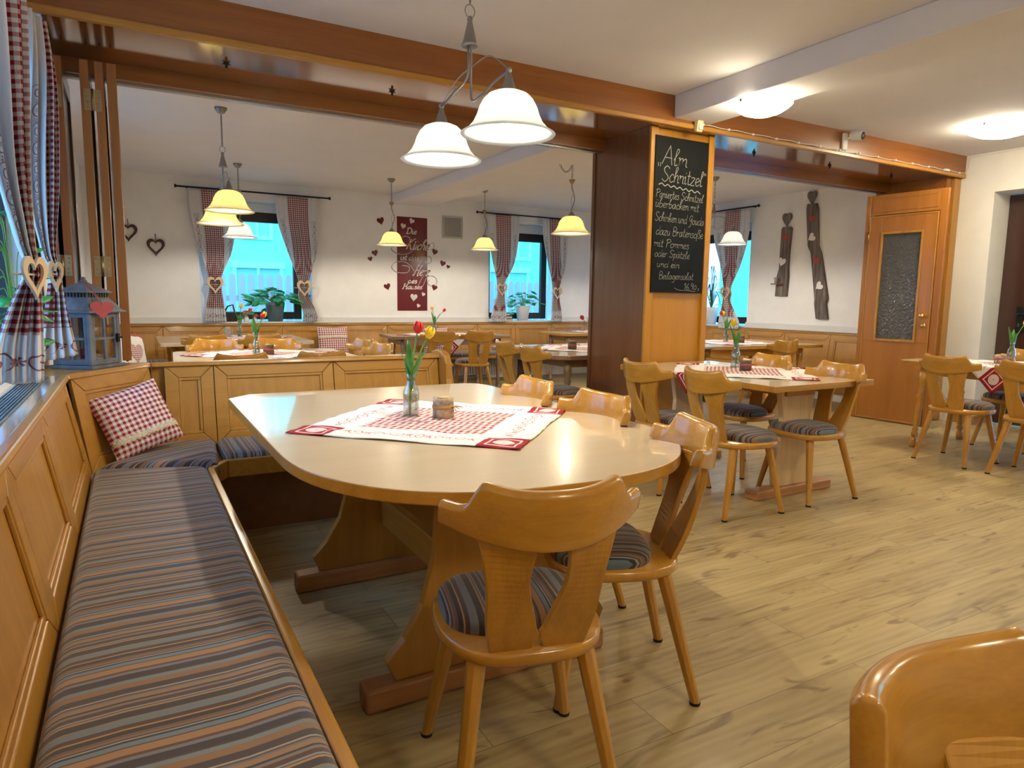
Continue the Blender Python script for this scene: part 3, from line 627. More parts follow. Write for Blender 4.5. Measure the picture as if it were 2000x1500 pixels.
# far benches
def wallbench(name, label, X0, X1, Y, n, skip=(), zs=.45, loc=None):
    pass
wb = thing('wall_bench', 'long panelled bench along the far window wall', 'bench', (3.6, 9.3, 0))
js = [XL+.02, .34, 1.06, 1.78, 2.50, 3.26, 4.02, 4.72, 5.40, 6.08, 6.76, 7.40]
for a, b in zip(js[:-1], js[1:]): panelset(wb, (a, 9.49), (b, 9.49), .40, .855, .07, n=(0, -1), axis='x')
child(MB().box(XL, 7.42, 9.545, 9.60, .852, .878), 'cap_rail', 'panel_x', wb, bevel=.005)
child(MB().box(XL, 7.42, 9.585, 9.60, .30, .852), 'back_board', 'panel_x', wb)
child(MB().box(XL, 7.40, 9.06, 9.48, .36, .40), 'seat_board', 'panel_x', wb, bevel=.004)
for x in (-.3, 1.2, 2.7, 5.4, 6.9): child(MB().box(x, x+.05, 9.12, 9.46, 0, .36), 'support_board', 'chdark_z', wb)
lb_ = thing('wall_bench', 'panelled bench in the far left corner under the side window', 'bench', (-.2, 7.4, 0))
for a, b in zip([5.6, 6.4, 7.2, 8.0, 8.8], [6.4, 7.2, 8.0, 8.8, 9.47]): panelset(lb_, (-.31, b), (-.31, a), .40, .855, .07, n=(1, 0), axis='y')
child(MB().box(XL, -.385, 5.58, 9.53, .852, .878), 'cap_rail', 'panel_y', lb_, bevel=.005)
child(MB().box(-.42, .12, 5.58, 9.04, .36, .40), 'seat_board', 'panel_y', lb_, bevel=.004)
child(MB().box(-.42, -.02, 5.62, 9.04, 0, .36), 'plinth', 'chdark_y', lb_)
rb = thing('wall_bench', 'panelled bench along the far right wall below the two weathered boards', 'bench', (7.6, 7.2, 0))
jr = [4.95, 5.60, 6.30, 7.0, 7.7, 8.4, 9.0]
for a, b in zip(jr[:-1], jr[1:]): panelset(rb, (7.74, a), (7.74, b), .40, .855, .07, n=(-1, 0), axis='y')
child(MB().box(7.805, XRB, 4.94, 9.53, .852, .878), 'cap_rail', 'panel_y', rb, bevel=.005)
child(MB().box(7.838, XRB, 4.94, 9.5, .1, .852), 'back_board', 'panel_y', rb)
child(MB().box(7.42, 7.73, 5.9, 9.04, .36, .40), 'seat_board', 'panel_y', rb, bevel=.004)
child(MB().box(7.55, 7.73, 5.9, 9.04, 0, .36), 'plinth', 'chdark_y', rb)
for x0, x1, l in ((-.2, 1.4, 'below the first window'), (1.42, 2.95, 'below the dark red wall text'), (2.97, 4.5, 'behind the middle far table'), (4.52, 6.0, 'below the second window')):
    cushion('bench_cushion', [(x0, 9.07), (x1, 9.07), (x1, 9.47), (x0, 9.47)], .401, .45, 'strB', lambda c: (c.x, c.y), 'striped cushion on the far bench '+l, 'striped cushions on the far benches')
cushion('bench_cushion', [(-.29, 5.65), (.11, 5.65), (.11, 7.3), (-.29, 7.3)], .401, .45, 'strB', lambda c: (c.y, c.x), 'striped cushion on the left bench beside the white heart pillow, nearer piece', 'striped cushions on the far benches')
cushion('bench_cushion', [(-.29, 7.33), (.11, 7.33), (.11, 9.0), (-.29, 9.0)], .401, .45, 'strB', lambda c: (c.y, c.x), 'striped cushion on the left bench in the far corner', 'striped cushions on the far benches')
mb = MB().box(4.02, 5.02, 9.40, 9.46, .08, .34)
for k in range(24): mb.box(4.04+k*.041, 4.06+k*.041, 9.385, 9.40, .10, .32)
tag(mb.build('radiator', 'rad', bevel=.003), 'low ribbed radiator under the far bench', 'radiator')
# ================================================================== CHAIRS
def seat_outline(k=1.0, dy=0, n=44):
    out = []
    for i in range(n):
        a = 2*pi*i/n; cx, sy = cos(a), sin(a); e = .62
        x = abs(cx)**e*(1 if cx > 0 else -1); y = abs(sy)**(e+.1)*(1 if sy > 0 else -1)
        w = .212+.006*y
        if y < -.2: w -= .020*(-y-.2)
        out.append((x*w*k, y*.213*k+dy))
    return out
def make_chair(label, plain_crest=False):
    t = thing('dining_chair', label, 'chair')
    mb = MB(); o1 = seat_outline(.965); o2 = seat_outline(1.0); n = len(o1)
    rings = [(o1, .405), (o2, .413), (o2, .432), (seat_outline(.975), .440)]
    vs = []; fs = []
    for o, z in rings: vs += [(x, y, z) for x, y in o]
    for i in range(3):
        for k in range(n): fs.append((i*n+k, i*n+(k+1) % n, (i+1)*n+(k+1) % n, (i+1)*n+k))
    fs += [tuple(reversed(range(n))), tuple(range(3*n, 4*n))]
    mb.add(vs, fs, True); mb.build('seat', 'beech_x', t)
    # upholstered pad
    def pad(u, v):
        a = 2*pi*u; e = .66; x = abs(cos(a))**e*(1 if cos(a) > 0 else -1); y = abs(sin(a))**e*(1 if sin(a) > 0 else -1)
        r = [1.0, 1.015, 1.0, .93, .80, .55, .25, .001][int(round(v*7))]; z = [.4395, .455, .468, .480, .489, .494, .496, .497][int(round(v*7))]
        return (x*.192*r, y*.162*r+.042, z)
    MB().grid(pad, 40, 8, True, True).build('seat_pad', 'strC', t, uv=lambda c: (c.x+.35*c.y*0, c.y))
    # splats
    for s in (-1, 1):
        mb = MB(); L = []; N = 22
        for i in range(N):
            v = i/(N-1); z = .438+v*.312; yc = -.182-.104*v-.006*sin(pi*v); cx = s*(.066+.036*v)
            inner = .051+.008*v+.010*sin(v*2*pi*1.15+.2)*(1 if v < .85 else .6)+(.010 if .06 < v < .2 else 0)*sin((v-.06)/.14*pi)
            outer = .049+.008*v+.004*sin(v*2*pi*1.15)
            a, b = (cx-inner, cx+outer) if s > 0 else (cx-outer, cx+inner)
            L.append((a, b, yc, z, v))
        vs = []
        for a, b, y, z, v in L:
            ya = y+2.25*v*v*(a*a-.011); yb_ = y+2.25*v*v*(b*b-.011); vs += [(a, ya+.010, z), (b, yb_+.010, z), (b, yb_-.010, z), (a, ya-.010, z)]
        fs = [(0, 1, 2, 3), tuple(4*(N-1)+k for k in (3, 2, 1, 0))]
        for i in range(N-1):
            for k in range(4): fs.append((4*i+k, 4*i+(k+1) % 4, 4*i+4+(k+1) % 4, 4*i+4+k))
        mb.add(vs, fs); mb.build('splat', 'beech_z', t, bevel=.003)
    # crest rail
    N = 49; S = []
    for i in range(N):
        x = -.228+.456*i/(N-1); ax = abs(x)
        st = lambda d: max(0., min(1., d))
        q = st((ax-.146)/.040); q = q*q*(3-2*q)
        top = .856+.016*st(ax/.146)**3-q*.057+.004*st((ax-.20)/.03)
        if plain_crest and x > 0:
            if x > .156: continue
            top = .856+.016*st(ax/.146)**3
        bot = .722+.046*st(ax/.228)**2.0
        if plain_crest: bot = .705+.01*st(ax/.228)**2
        if plain_crest and x > .13: top -= 0
        y = -.322+2.25*x*x
        dz = .012
        th = .016
        nx = 4.5*x; l = sqrt(1+nx*nx); nx, ny = -nx/l, 1/l
        S.append([(x+nx*th, y+ny*th+.012, bot), (x+nx*(th-.001), y+ny*(th-.001), top-.012), (x+nx*(th-.009), y+ny*(th-.009), top-.001), (x-nx*(th-.009), y-ny*(th-.009)-.003, top), (x-nx*th, y-ny*th-.003, top-.012), (x-nx*th, y-ny*th+.010, bot)])
    vs = [p for s in S for p in s]; m = 6; fs = [tuple(range(m)), tuple(m*(len(S)-1)+k for k in reversed(range(m)))]
    for i in range(len(S)-1):
        for k in range(m): fs.append((m*i+k, m*i+(k+1) % m, m*i+m+(k+1) % m, m*i+m+k))
    MB().add(vs, fs, True).build('crest_rail', 'beech_x', t, bevel=.004)
    for sx in (-1, 1):
        for fy in (1, -1):
            a = Vector((sx*.135, .125 if fy > 0 else -.145, .408)); b = Vector((sx*(.209 if fy > 0 else .199), .188 if fy > 0 else -.244, .008))
            mb = MB(); vs = []
            for p, r in ((a, .0245), (a.lerp(b, .06), .0245), (b, .017)):
                for k in range(8): an = 2*pi*k/8+pi/8; vs.append((p.x+r*cos(an), p.y+r*sin(an), p.z))
            fs = [tuple(reversed(range(8))), tuple(range(16, 24))]
            for i in range(2):
                for k in range(8): fs.append((i*8+k, i*8+(k+1) % 8, i*8+8+(k+1) % 8, i*8+8+k))
            mb.add(vs, fs); o = mb.build('leg', 'beech_z', t, bevel=.002)
            MB().lathe([(.0165, .0), (.0175, .010)], 10, (b.x, b.y, 0)).build('felt_pad', 'felt', o)
    return t
CHL = [
 ('G1', .842, 1.464, -.25, 'nearest beech chair, seen from behind at the near end of the big table', 'a'),
 ('G2', 1.344, 1.728, 1.14, 'beech chair pushed in at the rounded near right corner of the big table', 'a'),
 ('G3', 1.455, 2.281, 1.603, 'glossy beech chair crest at the middle of the right side of the big table', 'a'),
 ('G4', 1.448, 2.849, 1.522, 'glossy beech chair crest at the far end of the right side of the big table', 'a'),
 ('TNL', 3.174, 2.868, -1.644, 'beech chair on the left side of the table by the pillar, the nearer one', 'b'),
 ('TFL', 3.176, 3.461, -1.572, 'beech chair on the left side of the table by the pillar, directly beside the pillar', 'b'),
 ('TR', 3.808, 2.853, 1.5, 'nearer beech chair on the right side of the table by the pillar', 'b'),
 ('TRF', 3.945, 3.515, 1.527, 'beech chair on the right side of the table by the pillar, the farther one', 'b'),
 ('F1', 5.802, 2.949, -1.593, 'beech chair in front of the glazed door panel at the far right table', 'c'),
 ('F2', 5.803, 2.40, -1.551, 'beech chair cut by the right picture edge at the far right table', 'c'),
 ('F3', 6.78, 3.02, 1.57, 'beech chair on the far side of the far right table, mostly hidden behind the tabletop', 'c'),
 ('F4', 6.78, 2.35, 1.57, 'beech chair on the far side of the far right table, at the picture edge', 'c'),
 ('A1', .61, 5.14, .10, 'chair peeping over the divider at the left, its back to the camera', 'd'),
 ('A2', 1.16, 5.14, .06, 'chair peeping over the divider to the right of its twin, its back to the camera', 'd'),
 ('A3', .61, 6.28, 3.034, 'left one of two orange-crested chairs on the far side of the table behind the divider', 'd'),
 ('A4', 1.13, 6.28, 3.041, 'right one of two orange-crested chairs on the far side of the table behind the divider', 'd'),
 ('S1', 1.62, 6.15, 1.75, 'chair at the right end of the table behind the divider, the farther one', 'd'),
 ('S2', 1.60, 5.55, 1.78, 'chair at the right end of the table behind the divider, the nearer one', 'd'),
 ('B1', .66, 7.56, -.046, 'greyish lit chair at the rear left table below the first window, the left one', 'e'),
 ('B2', 1.16, 7.50, 0, 'greyish lit chair at the rear left table below the first window, the right one', 'e'),
 ('C1', 3.29, 7.80, -.22, 'chair at the table below the dark red wall text, left one seen from behind', 'f'),
 ('C2', 3.78, 7.78, -.10, 'chair at the table below the dark red wall text, right one seen from behind', 'f'),
 ('D1', 3.33, 5.60, -1.62, 'chair on the left side of the octagonal-cornered table left of the pillar, the farther one', 'g'),
 ('D2', 3.24, 4.98, -1.576, 'chair on the left side of the octagonal-cornered table left of the pillar, the nearer one', 'g'),
 ('D3', 4.55, 5.45, 1.57, 'chair behind the pillar on the far side of the octagonal-cornered table', 'g'),
 ('Fc', 6.10, 5.16, -.03, 'chair at the table seen right of the pillar below the third window', 'h'),
]
GRP = {'a': 'chairs around the big table', 'b': 'chairs around the table by the pillar', 'c': 'chairs around the far right table', 'd': 'chairs around the table behind the divider', 'e': 'chairs at the rear left table', 'f': 'chairs at the rear middle table', 'g': 'chairs at the table left of the pillar', 'h': 'chairs at the table right of the pillar'}
chair0 = make_chair(CHL[0][4])
for i, (k, x, y, r, l, g) in enumerate(CHL):
    if i == 0: chair0.location = (x, y, 0); chair0.rotation_euler[2] = r; chair0['group'] = GRP[g]
    else: dup(chair0, (x, y, 0), r, l, GRP[g])
c = make_chair('close-up golden chair back cut off by the bottom right picture corner', True); c.location = (.757, .092, 0); c.rotation_euler[2] = pi
# ================================================================== TABLES
def slab(poly, z0, z1, name, mats, root, edge=None):
    mb = MB(); mb.prism(poly, z0, z1); o = child(mb, name, mats, root, bevel=.004)
    if edge:
        o.data.materials.append(M_[edge])
        for p in o.data.polygons:
            if abs(p.normal.z) < .5: p.material_index = 1
    return o
bt = thing('large_table', 'big light table with rounded corners in the foreground corner bench', 'table', (1.08, 2.5, 0))
out = [(.385, 3.46), (.385, 2.75), (.385, 2.25), (.395, 2.02), (.44, 1.84), (.52, 1.69), (.63, 1.58), (.77, 1.51), (.95, 1.475), (1.14, 1.47), (1.33, 1.50), (1.48, 1.57), (1.60, 1.68), (1.70, 1.82), (1.76, 1.99), (1.775, 2.15), (1.775, 2.8), (1.775, 3.42), (1.75, 3.52), (1.68, 3.57), (.50, 3.58)]
so = [p for p in smooth_path(out[1:17], 4)]
slab(so+[out[17], out[18], out[19], out[20], out[0]], .722, .76, 'tabletop', 'birch_x', bt, 'beech_x')
for y in (1.90, 2.86):
    x0 = .60
    pr_ = [(x0+.06, .075), (x0+.03, .14), (x0+.09, .20), (x0+.15, .30), (x0+.19, .45), (x0+.20, .60), (x0+.18, .70), (x0+.18, .721), (1.32, .721), (1.32, .70), (1.30, .60), (1.31, .45), (1.35, .30), (1.41, .20), (1.45, .14), (1.42, .075)]
    mb = MB().hexa([(x, y-.018, z) for x, z in pr_], [(x, y+.018, z) for x, z in pr_]); child(mb, 'trestle_board', 'panel_z', bt, bevel=.003)
    child(MB().box(.56, 1.44, y-.04, y+.045, 0, .075), 'trestle_foot', 'foot', bt, bevel=.010)
child(MB().box(.93, .97, 1.93, 2.83, .25, .37), 'stretcher', 'panel_y', bt, bevel=.003)
t2 = thing('trestle_table', 'rectangular light table on trestles standing against the pillar', 'table', (3.78, 3.43, 0))
slab([(3.29, 2.70), (4.24, 2.70), (4.24, 4.16), (3.29, 4.16)], .722, .76, 'tabletop', 'birch_y', t2, 'beech_x')
for y in (2.93, 3.92):
    pr_ = [(3.60, .06), (3.58, .20), (3.635, .38), (3.645, .5), (3.60, .72), (3.95, .72), (3.905, .5), (3.915, .38), (3.97, .20), (3.95, .06)]
    child(MB().hexa([(x, y-.02, z) for x, z in pr_], [(x, y+.02, z) for x, z in pr_]), 'trestle_board', 'pine', t2, bevel=.003)
    child(MB().box(3.40, 4.13, y-.05, y+.05, 0, .06), 'trestle_foot', 'foot', t2, bevel=.008)
child(MB().box(3.64, 3.91, 2.89, 3.96, .655, .721), 'apron', 'panel_y', t2)
def turned(mb, x, y, z1, dx=0, dy=0):
    pr_ = [(.030, 0), (.033, .03), (.028, .075), (.018, .085), (.026, .10), (.030, .12), (.020, .14), (.027, .155), (.020, .17), (.022, .20), (.030, .36), (.022, .42), (.036, .45), (.024, .48), (.034, .51), (.024, .54), (.036, .57), (.036, z1)]
    n = 14; vs = []; fs = []
    for r, z in pr_:
        k_ = 1-z/z1
        for k in range(n): a = 2*pi*k/n; vs.append((x+dx*k_+r*cos(a), y+dy*k_+r*sin(a), z))
    for i in range(len(pr_)-1):
        for k in range(n): fs.append((i*n+k, i*n+(k+1) % n, (i+1)*n+(k+1) % n, (i+1)*n+k))
    fs += [tuple(reversed(range(n))), tuple(range((len(pr_)-1)*n, len(pr_)*n))]
    mb.add(vs, fs, True)
def legtable(name, label, poly, legs, top, edge, splay=.0, wt='beech_z', apron=True):
    cx = sum(p[0] for p in poly)/len(poly); cy = sum(p[1] for p in poly)/len(poly)
    t = thing(name, label, 'table', (cx, cy, 0))
    slab(poly, .722, .76, 'tabletop', top, t, edge)
    for x, y in legs:
        mb = MB(); turned(mb, x, y, .722, splay*(1 if x > cx else -1), 0); child(mb, 'leg', wt, t)
    if apron:
        xs = [p[0] for p in legs]; y_ = [p[1] for p in legs]; a, b, c_, d = min(xs), max(xs), min(y_), max(y_)
        child(MB().box(a, b, c_-.012, c_+.012, .64, .72).box(a, b, d-.012, d+.012, .64, .72).box(a-.012, a+.012, c_, d, .64, .72).box(b-.012, b+.012, c_, d, .64, .72), 'apron', wt, t)
    return t
legtable('dining_table', 'far right table with splayed turned legs in front of the glazed door panel', [(5.99, 2.02), (6.80, 2.02), (6.80, 3.62), (6.06, 3.62), (5.99, 3.56)], [(6.10, 2.2), (6.66, 2.2), (6.10, 3.42), (6.66, 3.42)], 'birch_y', 'beech_x', .10)
legtable('dining_table', 'table with rounded corners right behind the low divider', rnd([(.24, 5.24), (1.66, 5.24), (1.66, 6.55), (.30, 6.55)], .10), [(.36, 5.36), (1.54, 5.36), (.42, 6.43), (1.54, 6.43)], 'birch_x', 'birch_x', 0)
legtable('dining_table', 'rear left table below the first window', rnd([(.24, 7.68), (1.78, 7.68), (1.78, 8.98), (.24, 8.98)], .05), [(.38, 7.82), (1.64, 7.82), (.38, 8.84), (1.64, 8.84)], 'birch_x', 'birch_x', 0)
legtable('dining_table', 'rear middle table below the dark red wall text', rnd([(2.88, 8.22), (4.50, 8.05), (4.55, 8.92), (2.95, 9.00)], .03), [(3.05, 8.32), (4.36, 8.18), (4.36, 8.80), (3.1, 8.86)], 'greyoak_x', 'greyoak_x', 0, 'greyoak_z')
legtable('dining_table', 'table with cut corners left of the pillar', [(3.24, 5.06), (3.36, 4.95), (4.70, 4.98), (4.80, 5.10), (4.80, 6.28), (4.68, 6.40), (3.40, 6.40), (3.26, 6.26)], [(3.45, 5.12), (4.62, 5.12), (3.45, 6.2), (4.62, 6.2)], 'birch_x', 'greyoak_x', 0, 'greyoak_z')
legtable('dining_table', 'rear table below the second window, partly hidden by the pillar', rnd([(5.50, 8.28), (7.0, 8.28), (7.0, 8.99), (5.50, 8.99)], .03), [(5.65, 8.40), (6.85, 8.40), (5.65, 8.86), (6.85, 8.86)], 'birch_x', 'beech_x', 0, 'greyoak_z')
legtable('dining_table', 'table seen right of the pillar below the third window', rnd([(5.45, 5.45), (7.28, 5.30), (7.28, 6.42), (5.45, 6.50)], .03), [(5.6, 5.6), (7.1, 5.50), (7.1, 6.25), (5.6, 6.35)], 'birch_x', 'beech_x', 0, 'beech_z')
# ================================================================== CLOTHS
def tablecloth(c, ang, S, z, label, hang=None, seed=0):
    rng = random.Random(seed); ca, sa = cos(ang), sin(ang); mb = MB(); uvs = []; N = 49
    def P(u, v):
        a = (u-.5)*S; b = (v-.5)*S; x = a*ca-b*sa; y = a*sa+b*ca
        w = .0022*(1+sin(a*31+b*11+seed)*sin(b*23-a*9+seed*2)) + .0015*(1+sin(a*70+b*25))
        x += .004*sin(b*18+seed); y += .004*sin(a*15+seed)
        zz = z+.001+w
        if hang:      # (nx, ny, d): beyond the edge the cloth falls
            dd = x*hang[0]+y*hang[1]-hang[2]
            if dd > 0:
                x -= hang[0]*(dd-.010); y -= hang[1]*(dd-.010); zz = z+.002-max(0, dd-.012)
        uvs.append((a*.84/S, b*.84/S)); return (c[0]+x, c[1]+y, zz)
    mb.grid(P, N, N); o = mb.build('tablecloth', 'cloth', solid=.0016, uv=uvs); return tag(o, label, 'tablecloth', 'gingham and white tablecloths')
tablecloth((1.075, 2.49), radians(46), .87, .76, 'embroidered red and white cloth lying diagonally on the big table', None, 1)
tablecloth((3.80, 3.42), radians(45), .92, .76, 'embroidered red and white cloth on the table by the pillar, one corner hanging down', (-1, 0, .505), 2)
tablecloth((.95, 6.03), radians(45), .88, .76, 'embroidered red and white cloth on the table behind the divider', None, 3)
tablecloth((1.07, 8.40), radians(44), .86, .76, 'embroidered red and white cloth on the rear left table', None, 4)
tablecloth((3.66, 8.52), radians(42), .88, .76, 'embroidered cloth on the rear middle table, one red corner hanging between two chairs', (-.1, -1, .352), 5)
tablecloth((3.98, 5.66), radians(45), .86, .76, 'embroidered red and white cloth on the table with cut corners left of the pillar', None, 6)
tablecloth((6.30, 8.66), radians(3), .60, .76, 'embroidered cloth on the rear table below the second window', None, 7)
tablecloth((6.38, 5.95), radians(2), .84, .76, 'embroidered red and white cloth on the table right of the pillar', None, 8)
tablecloth((6.42, 2.82), radians(45), .92, .76, 'embroidered cloth on the far right table, one red corner hanging towards the chairs', (-1, 0, .425), 9)
# ================================================================== VASES, TULIPS, CANDLES
def vase(loc, label, flowers, kind='bottle', s=1.0):
    t = thing('tulip_vase', label, 'vase', loc, 0, 'glass vases with tulips')
    if kind == 'bottle': pr_ = [(.001, 0), (.031, 0), (.033, .01), (.033, .085), (.030, .105), (.018, .130), (.017, .150), (.022, .170)]
    else: pr_ = [(.001, 0), (.024, 0), (.028, .02), (.031, .05), (.024, .09), (.016, .12), (.018, .15), (.028, .175)]
    pr_ = [(r*s, z*s) for r, z in pr_]; inner = [(max(.001, r-.0025*s), z+(.004*s if i < 2 else 0)) for i, (r, z) in enumerate(pr_)]
    MB().lathe(pr_+inner[::-1], 24).build('glass_body', 'glass', t)
    zt = .085*s if kind == 'bottle' else .06*s
    MB().lathe([(.001, .006*s), (.027*s, .006*s), (.029*s, .02*s), (.0285*s if kind == 'bottle' else .026*s, zt), (.001, zt)], 20).build('water', 'water', t)
    for q, (col, dx, dy, h, op) in enumerate(flowers):
        mb = MB(); p = smooth_path([(-dx*.12, -dy*.12, .008), (0, 0, .14*s), (dx*.5, dy*.5, h*.78), (dx, dy, h)], 5)
        st = mb.tube(p, .0032, 6).build('tulip_stem', 'stem', t)
        for k in range(6):
            a0 = k*pi/3; lay = k % 2
            def pet(u, v, a0=a0, lay=lay):
                w = (.019 if lay else .021)*sin(pi*min(1, v*.86+.14))**.7*(1-.15*v); r = (.004+.017*sin(pi*(v*.80+.08)))*(1.0 if lay else .9)*(1+op*v)
                a = a0+(u-.5)*w/max(r, .006)*1.05; return (r*cos(a), r*sin(a), v*.052)
            pb = MB().grid(pet, 5, 8); pb.xf(Matrix.Translation((dx, dy, h-.004)) @ Vector((0, 0, 1)).rotation_difference(Vector((dx*.6, dy*.6, .1)).normalized()).to_matrix().to_4x4())
            pb.build('petal', col, st, solid=.001)
    n = 2+len(flowers)
    for k in range(n):
        a = k*2.4+len(label)*.7; L = .17+.03*((k*7) % 3); rr = .035+.02*((k*5) % 3)
        def lf(u, v, a=a, L=L, rr=rr):
            w = .021*sin(pi*min(1, v*.93+.06))**.8; r = .004+rr*v**1.6; z = .10*s+L*v*(1-.12*v); b = a+pi/2
            return (r*cos(a)+(u-.5)*w*cos(b)*1.6, r*sin(a)+(u-.5)*w*sin(b)*1.6, z+abs(u-.5)*.012)
        MB().grid(lf, 5, 12).build('tulip_leaf', 'leaf', t, solid=.0008)
    return t
R_, Y_ = 'tred', 'tyel'
vase((.995, 2.625, .764), 'bottle vase with a red and a yellow tulip on the big table', [(R_, .028, .0, .345, 0), (Y_, .068, -.012, .325, 0)], 'bottle', 1.05)
vase((3.93, 3.60, .764), 'bottle vase with one yellow tulip on the table by the pillar', [(Y_, -.025, .01, .315, 0)], 'bottle', 1.1)
vase((.90, 5.97, .764), 'flared vase with a red and yellow tulip on the table behind the divider', [(R_, .05, 0, .30, 0), (Y_, .065, .01, .31, 0)], 'flared', 1.05)
vase((1.12, 8.62, .764), 'flared vase with tulips on the rear left table below the first window', [(Y_, .02, 0, .34, 0), (R_, .11, .0, .30, 0)], 'flared', 1.1)
vase((3.60, 8.60, .764), 'vase with a yellow and a red tulip on the rear middle table', [(Y_, -.03, 0, .33, 0), (R_, .13, .0, .31, 0)], 'bottle', 1.0)
vase((4.02, 5.55, .764), 'bottle vase with one leaning red tulip on the table with cut corners', [(R_, -.11, 0, .30, 0)], 'bottle', 1.1)
vase((6.50, 8.62, .764), 'vase with a yellow tulip half hidden by the pillar', [(Y_, -.02, 0, .34, 0)], 'bottle', 1.0)
vase((6.42, 6.05, .764), 'vase with an orange-red and a yellow tulip on the table right of the pillar', [(R_, -.09, .0, .33, 0), (Y_, .0, .05, .33, 0)], 'bottle', 1.0)
vase((6.62, 3.00, .764), 'bottle vase with a green tulip bud at the right picture edge', [(Y_, .10, -.03, .33, 0)], 'bottle', 1.05)
def candle(loc, label, bark, tie, r=.036, h=.072, lit=True, rz=0):
    t = thing('candle_log', label, 'candle holder', loc, rz, 'bark candle holders')
    n = 28; rg = random.Random(len(label)); k_ = [1+.05*rg.uniform(-1, 1) for _ in range(n)]
    vs = []; fs = []; prs = [(1, 0), (1.02, h*.3), (.98, h*.6), (1, h)]
    for q, z in prs:
        for k in range(n): a = 2*pi*k/n; vs.append((r*q*k_[k]*cos(a), r*q*k_[k]*sin(a), z+(rg.uniform(-.002, .002) if z == h else 0)))
    for i in range(3):
        for k in range(n): fs.append((i*n+k, i*n+(k+1) % n, (i+1)*n+(k+1) % n, (i+1)*n+k))
    fs += [tuple(reversed(range(n))), tuple(range(3*n, 4*n))]
    MB().add(vs, fs, True).build('log', bark, t)
    MB().lathe([(.001, 0), (r*.62, 0), (r*.62, .006), (.001, .006)], 20, (0, 0, h-.002)).build('candle', 'wax', t)
    z0 = h*.55
    mb = MB(); mb.lathe([(r*1.03, z0-.008), (r*1.09, z0), (r*1.03, z0+.008)], 24)
    for a in (-.5, 0, .5): mb.tube([(r*1.05, 0, z0), (r*1.4, a*.02, z0+.006), (r*1.9, a*.05, z0-.004+a*.01)], [.004, .003, .0012], 6)
    mb.build('tie', tie, t)
    return t
candle((1.095, 2.525, .766), 'pale birch log candle holder tied with raffia on the big table', 'birch', 'raffia', .042, .082, True, -1.0)
candle((3.84, 3.42, .766), 'dark bark candle holder with rose ribbon on the table by the pillar', 'barkd', 'ribbon', .040, .072, True, -1.0)
candle((.985, 5.90, .766), 'brown candle log beside the flared vase behind the divider', 'barkd', 'ribbon', .042, .08, True, -.5)
candle((3.80, 5.57, .766), 'dark bark candle holder on the table with cut corners', 'barkd', 'ribbon', .042, .08, True, -.8)
candle((6.44, 5.83, .766), 'bark candle holder with ribbon on the table right of the pillar', 'barkd', 'ribbon', .042, .08, True, -.9)
candle((6.40, 2.98, .766), 'reddish bark candle holder at the right picture edge', 'birch', 'ribbon', .042, .075, True, -1.2)
# candle glass with napkins on the rear left table, raffia heap on the middle one
t = thing('napkin_glass', 'glass of folded napkins on the rear left table', 'napkin holder', (.98, 8.50, .764))
MB().lathe([(.001, 0), (.045, 0), (.055, .10), (.052, .10), (.042, .004), (.001, .004)], 20).build('glass_body', 'glass', t)
mb = MB(); 
for k in range(5): mb.box(-.035+k*.012, -.028+k*.012, -.03, .03, .006, .115+.006*(k % 2))
mb.build('napkins', 'lace', t)
mb = MB()
for k in range(9): a = k*.7; mb.tube([(3.74+.02*cos(a), 8.52, .768), (3.78+.05*cos(a), 8.52+.05*sin(a), .79+.01*sin(k)), (3.84+.05*cos(a*2), 8.54+.04*sin(a*2), .770)], .003, 5)
tag(mb.build('raffia_bundle', 'raffia'), 'loose bundle of raffia on the rear middle table', 'decoration')
# ================================================================== PILLOWS
def pillow(name, W_, H_, D_, mat, label, M4, lace=None, extra=None, sc=1):
    t = thing(name, label, 'pillow'); t.matrix_world = M4
    uvs = []
    def P(u, v, s):
        x = (u*2-1); y = (v*2-1); k = (1-abs(x)**3.2)**.55*(1-abs(y)**3.2)**.55 if abs(x) < 1 and abs(y) < 1 else 0
        pin = 1-.05*(1-x*x)*abs(y)**2; pin2 = 1-.05*(1-y*y)*abs(x)**2
        return (x*W_/2*pin2, s*(D_/2*k+.004*k*sin(x*14)*sin(y*9)), y*H_/2*pin)
    mb = MB(); N = 25; mb.grid(lambda u, v: P(u, v, -1), N, N).grid(lambda u, v: P(u, v, 1), N, N)
    mb.build('cover', mat, t, uv=lambda c: (c.x*sc+1, c.z*sc+1))
    if lace:
        z0, hh = lace; mb = MB()
        mb.grid(lambda u, v: ((lambda p: (p[0], p[1]-.003, p[2]))(P(u*.99+.005, (z0+hh*(v-.5)+.006*sin(u*90)*(1 if v in (0, 1) else 0)+H_/2)/H_, -1))), 60, 4); mb.build('lace_band', 'lace', t, solid=.001)
    if extra: extra(t, P)
    return t
def orient(loc, facing, lean, roll):
    # local -Y faces 'facing' angle (direction in xy); lean back; roll in plane
    return Matrix.Translation(loc) @ Matrix.Rotation(facing, 4, 'Z') @ Matrix.Rotation(lean, 4, 'X') @ Matrix.Rotation(roll, 4, 'Y')
pillow('throw_pillow', .35, .34, .12, 'ging', 'red gingham pillow with a cream lace band in the corner of the near bench', orient((.0, 3.86, .625), radians(20), radians(-24), radians(-15)), (-.09, .032))
pillow('throw_pillow', .42, .40, .12, 'ging2', 'red gingham pillow with a lace band on the far bench right of the first window', orient((2.42, 9.38, .64), 0, radians(-10), 0), (.06, .035))
pillow('throw_pillow', .40, .38, .12, 'ging2', 'red gingham pillow on the far bench, glimpsed between the two chairs of the middle table', orient((3.95, 9.38, .63), 0, radians(-10), 0))
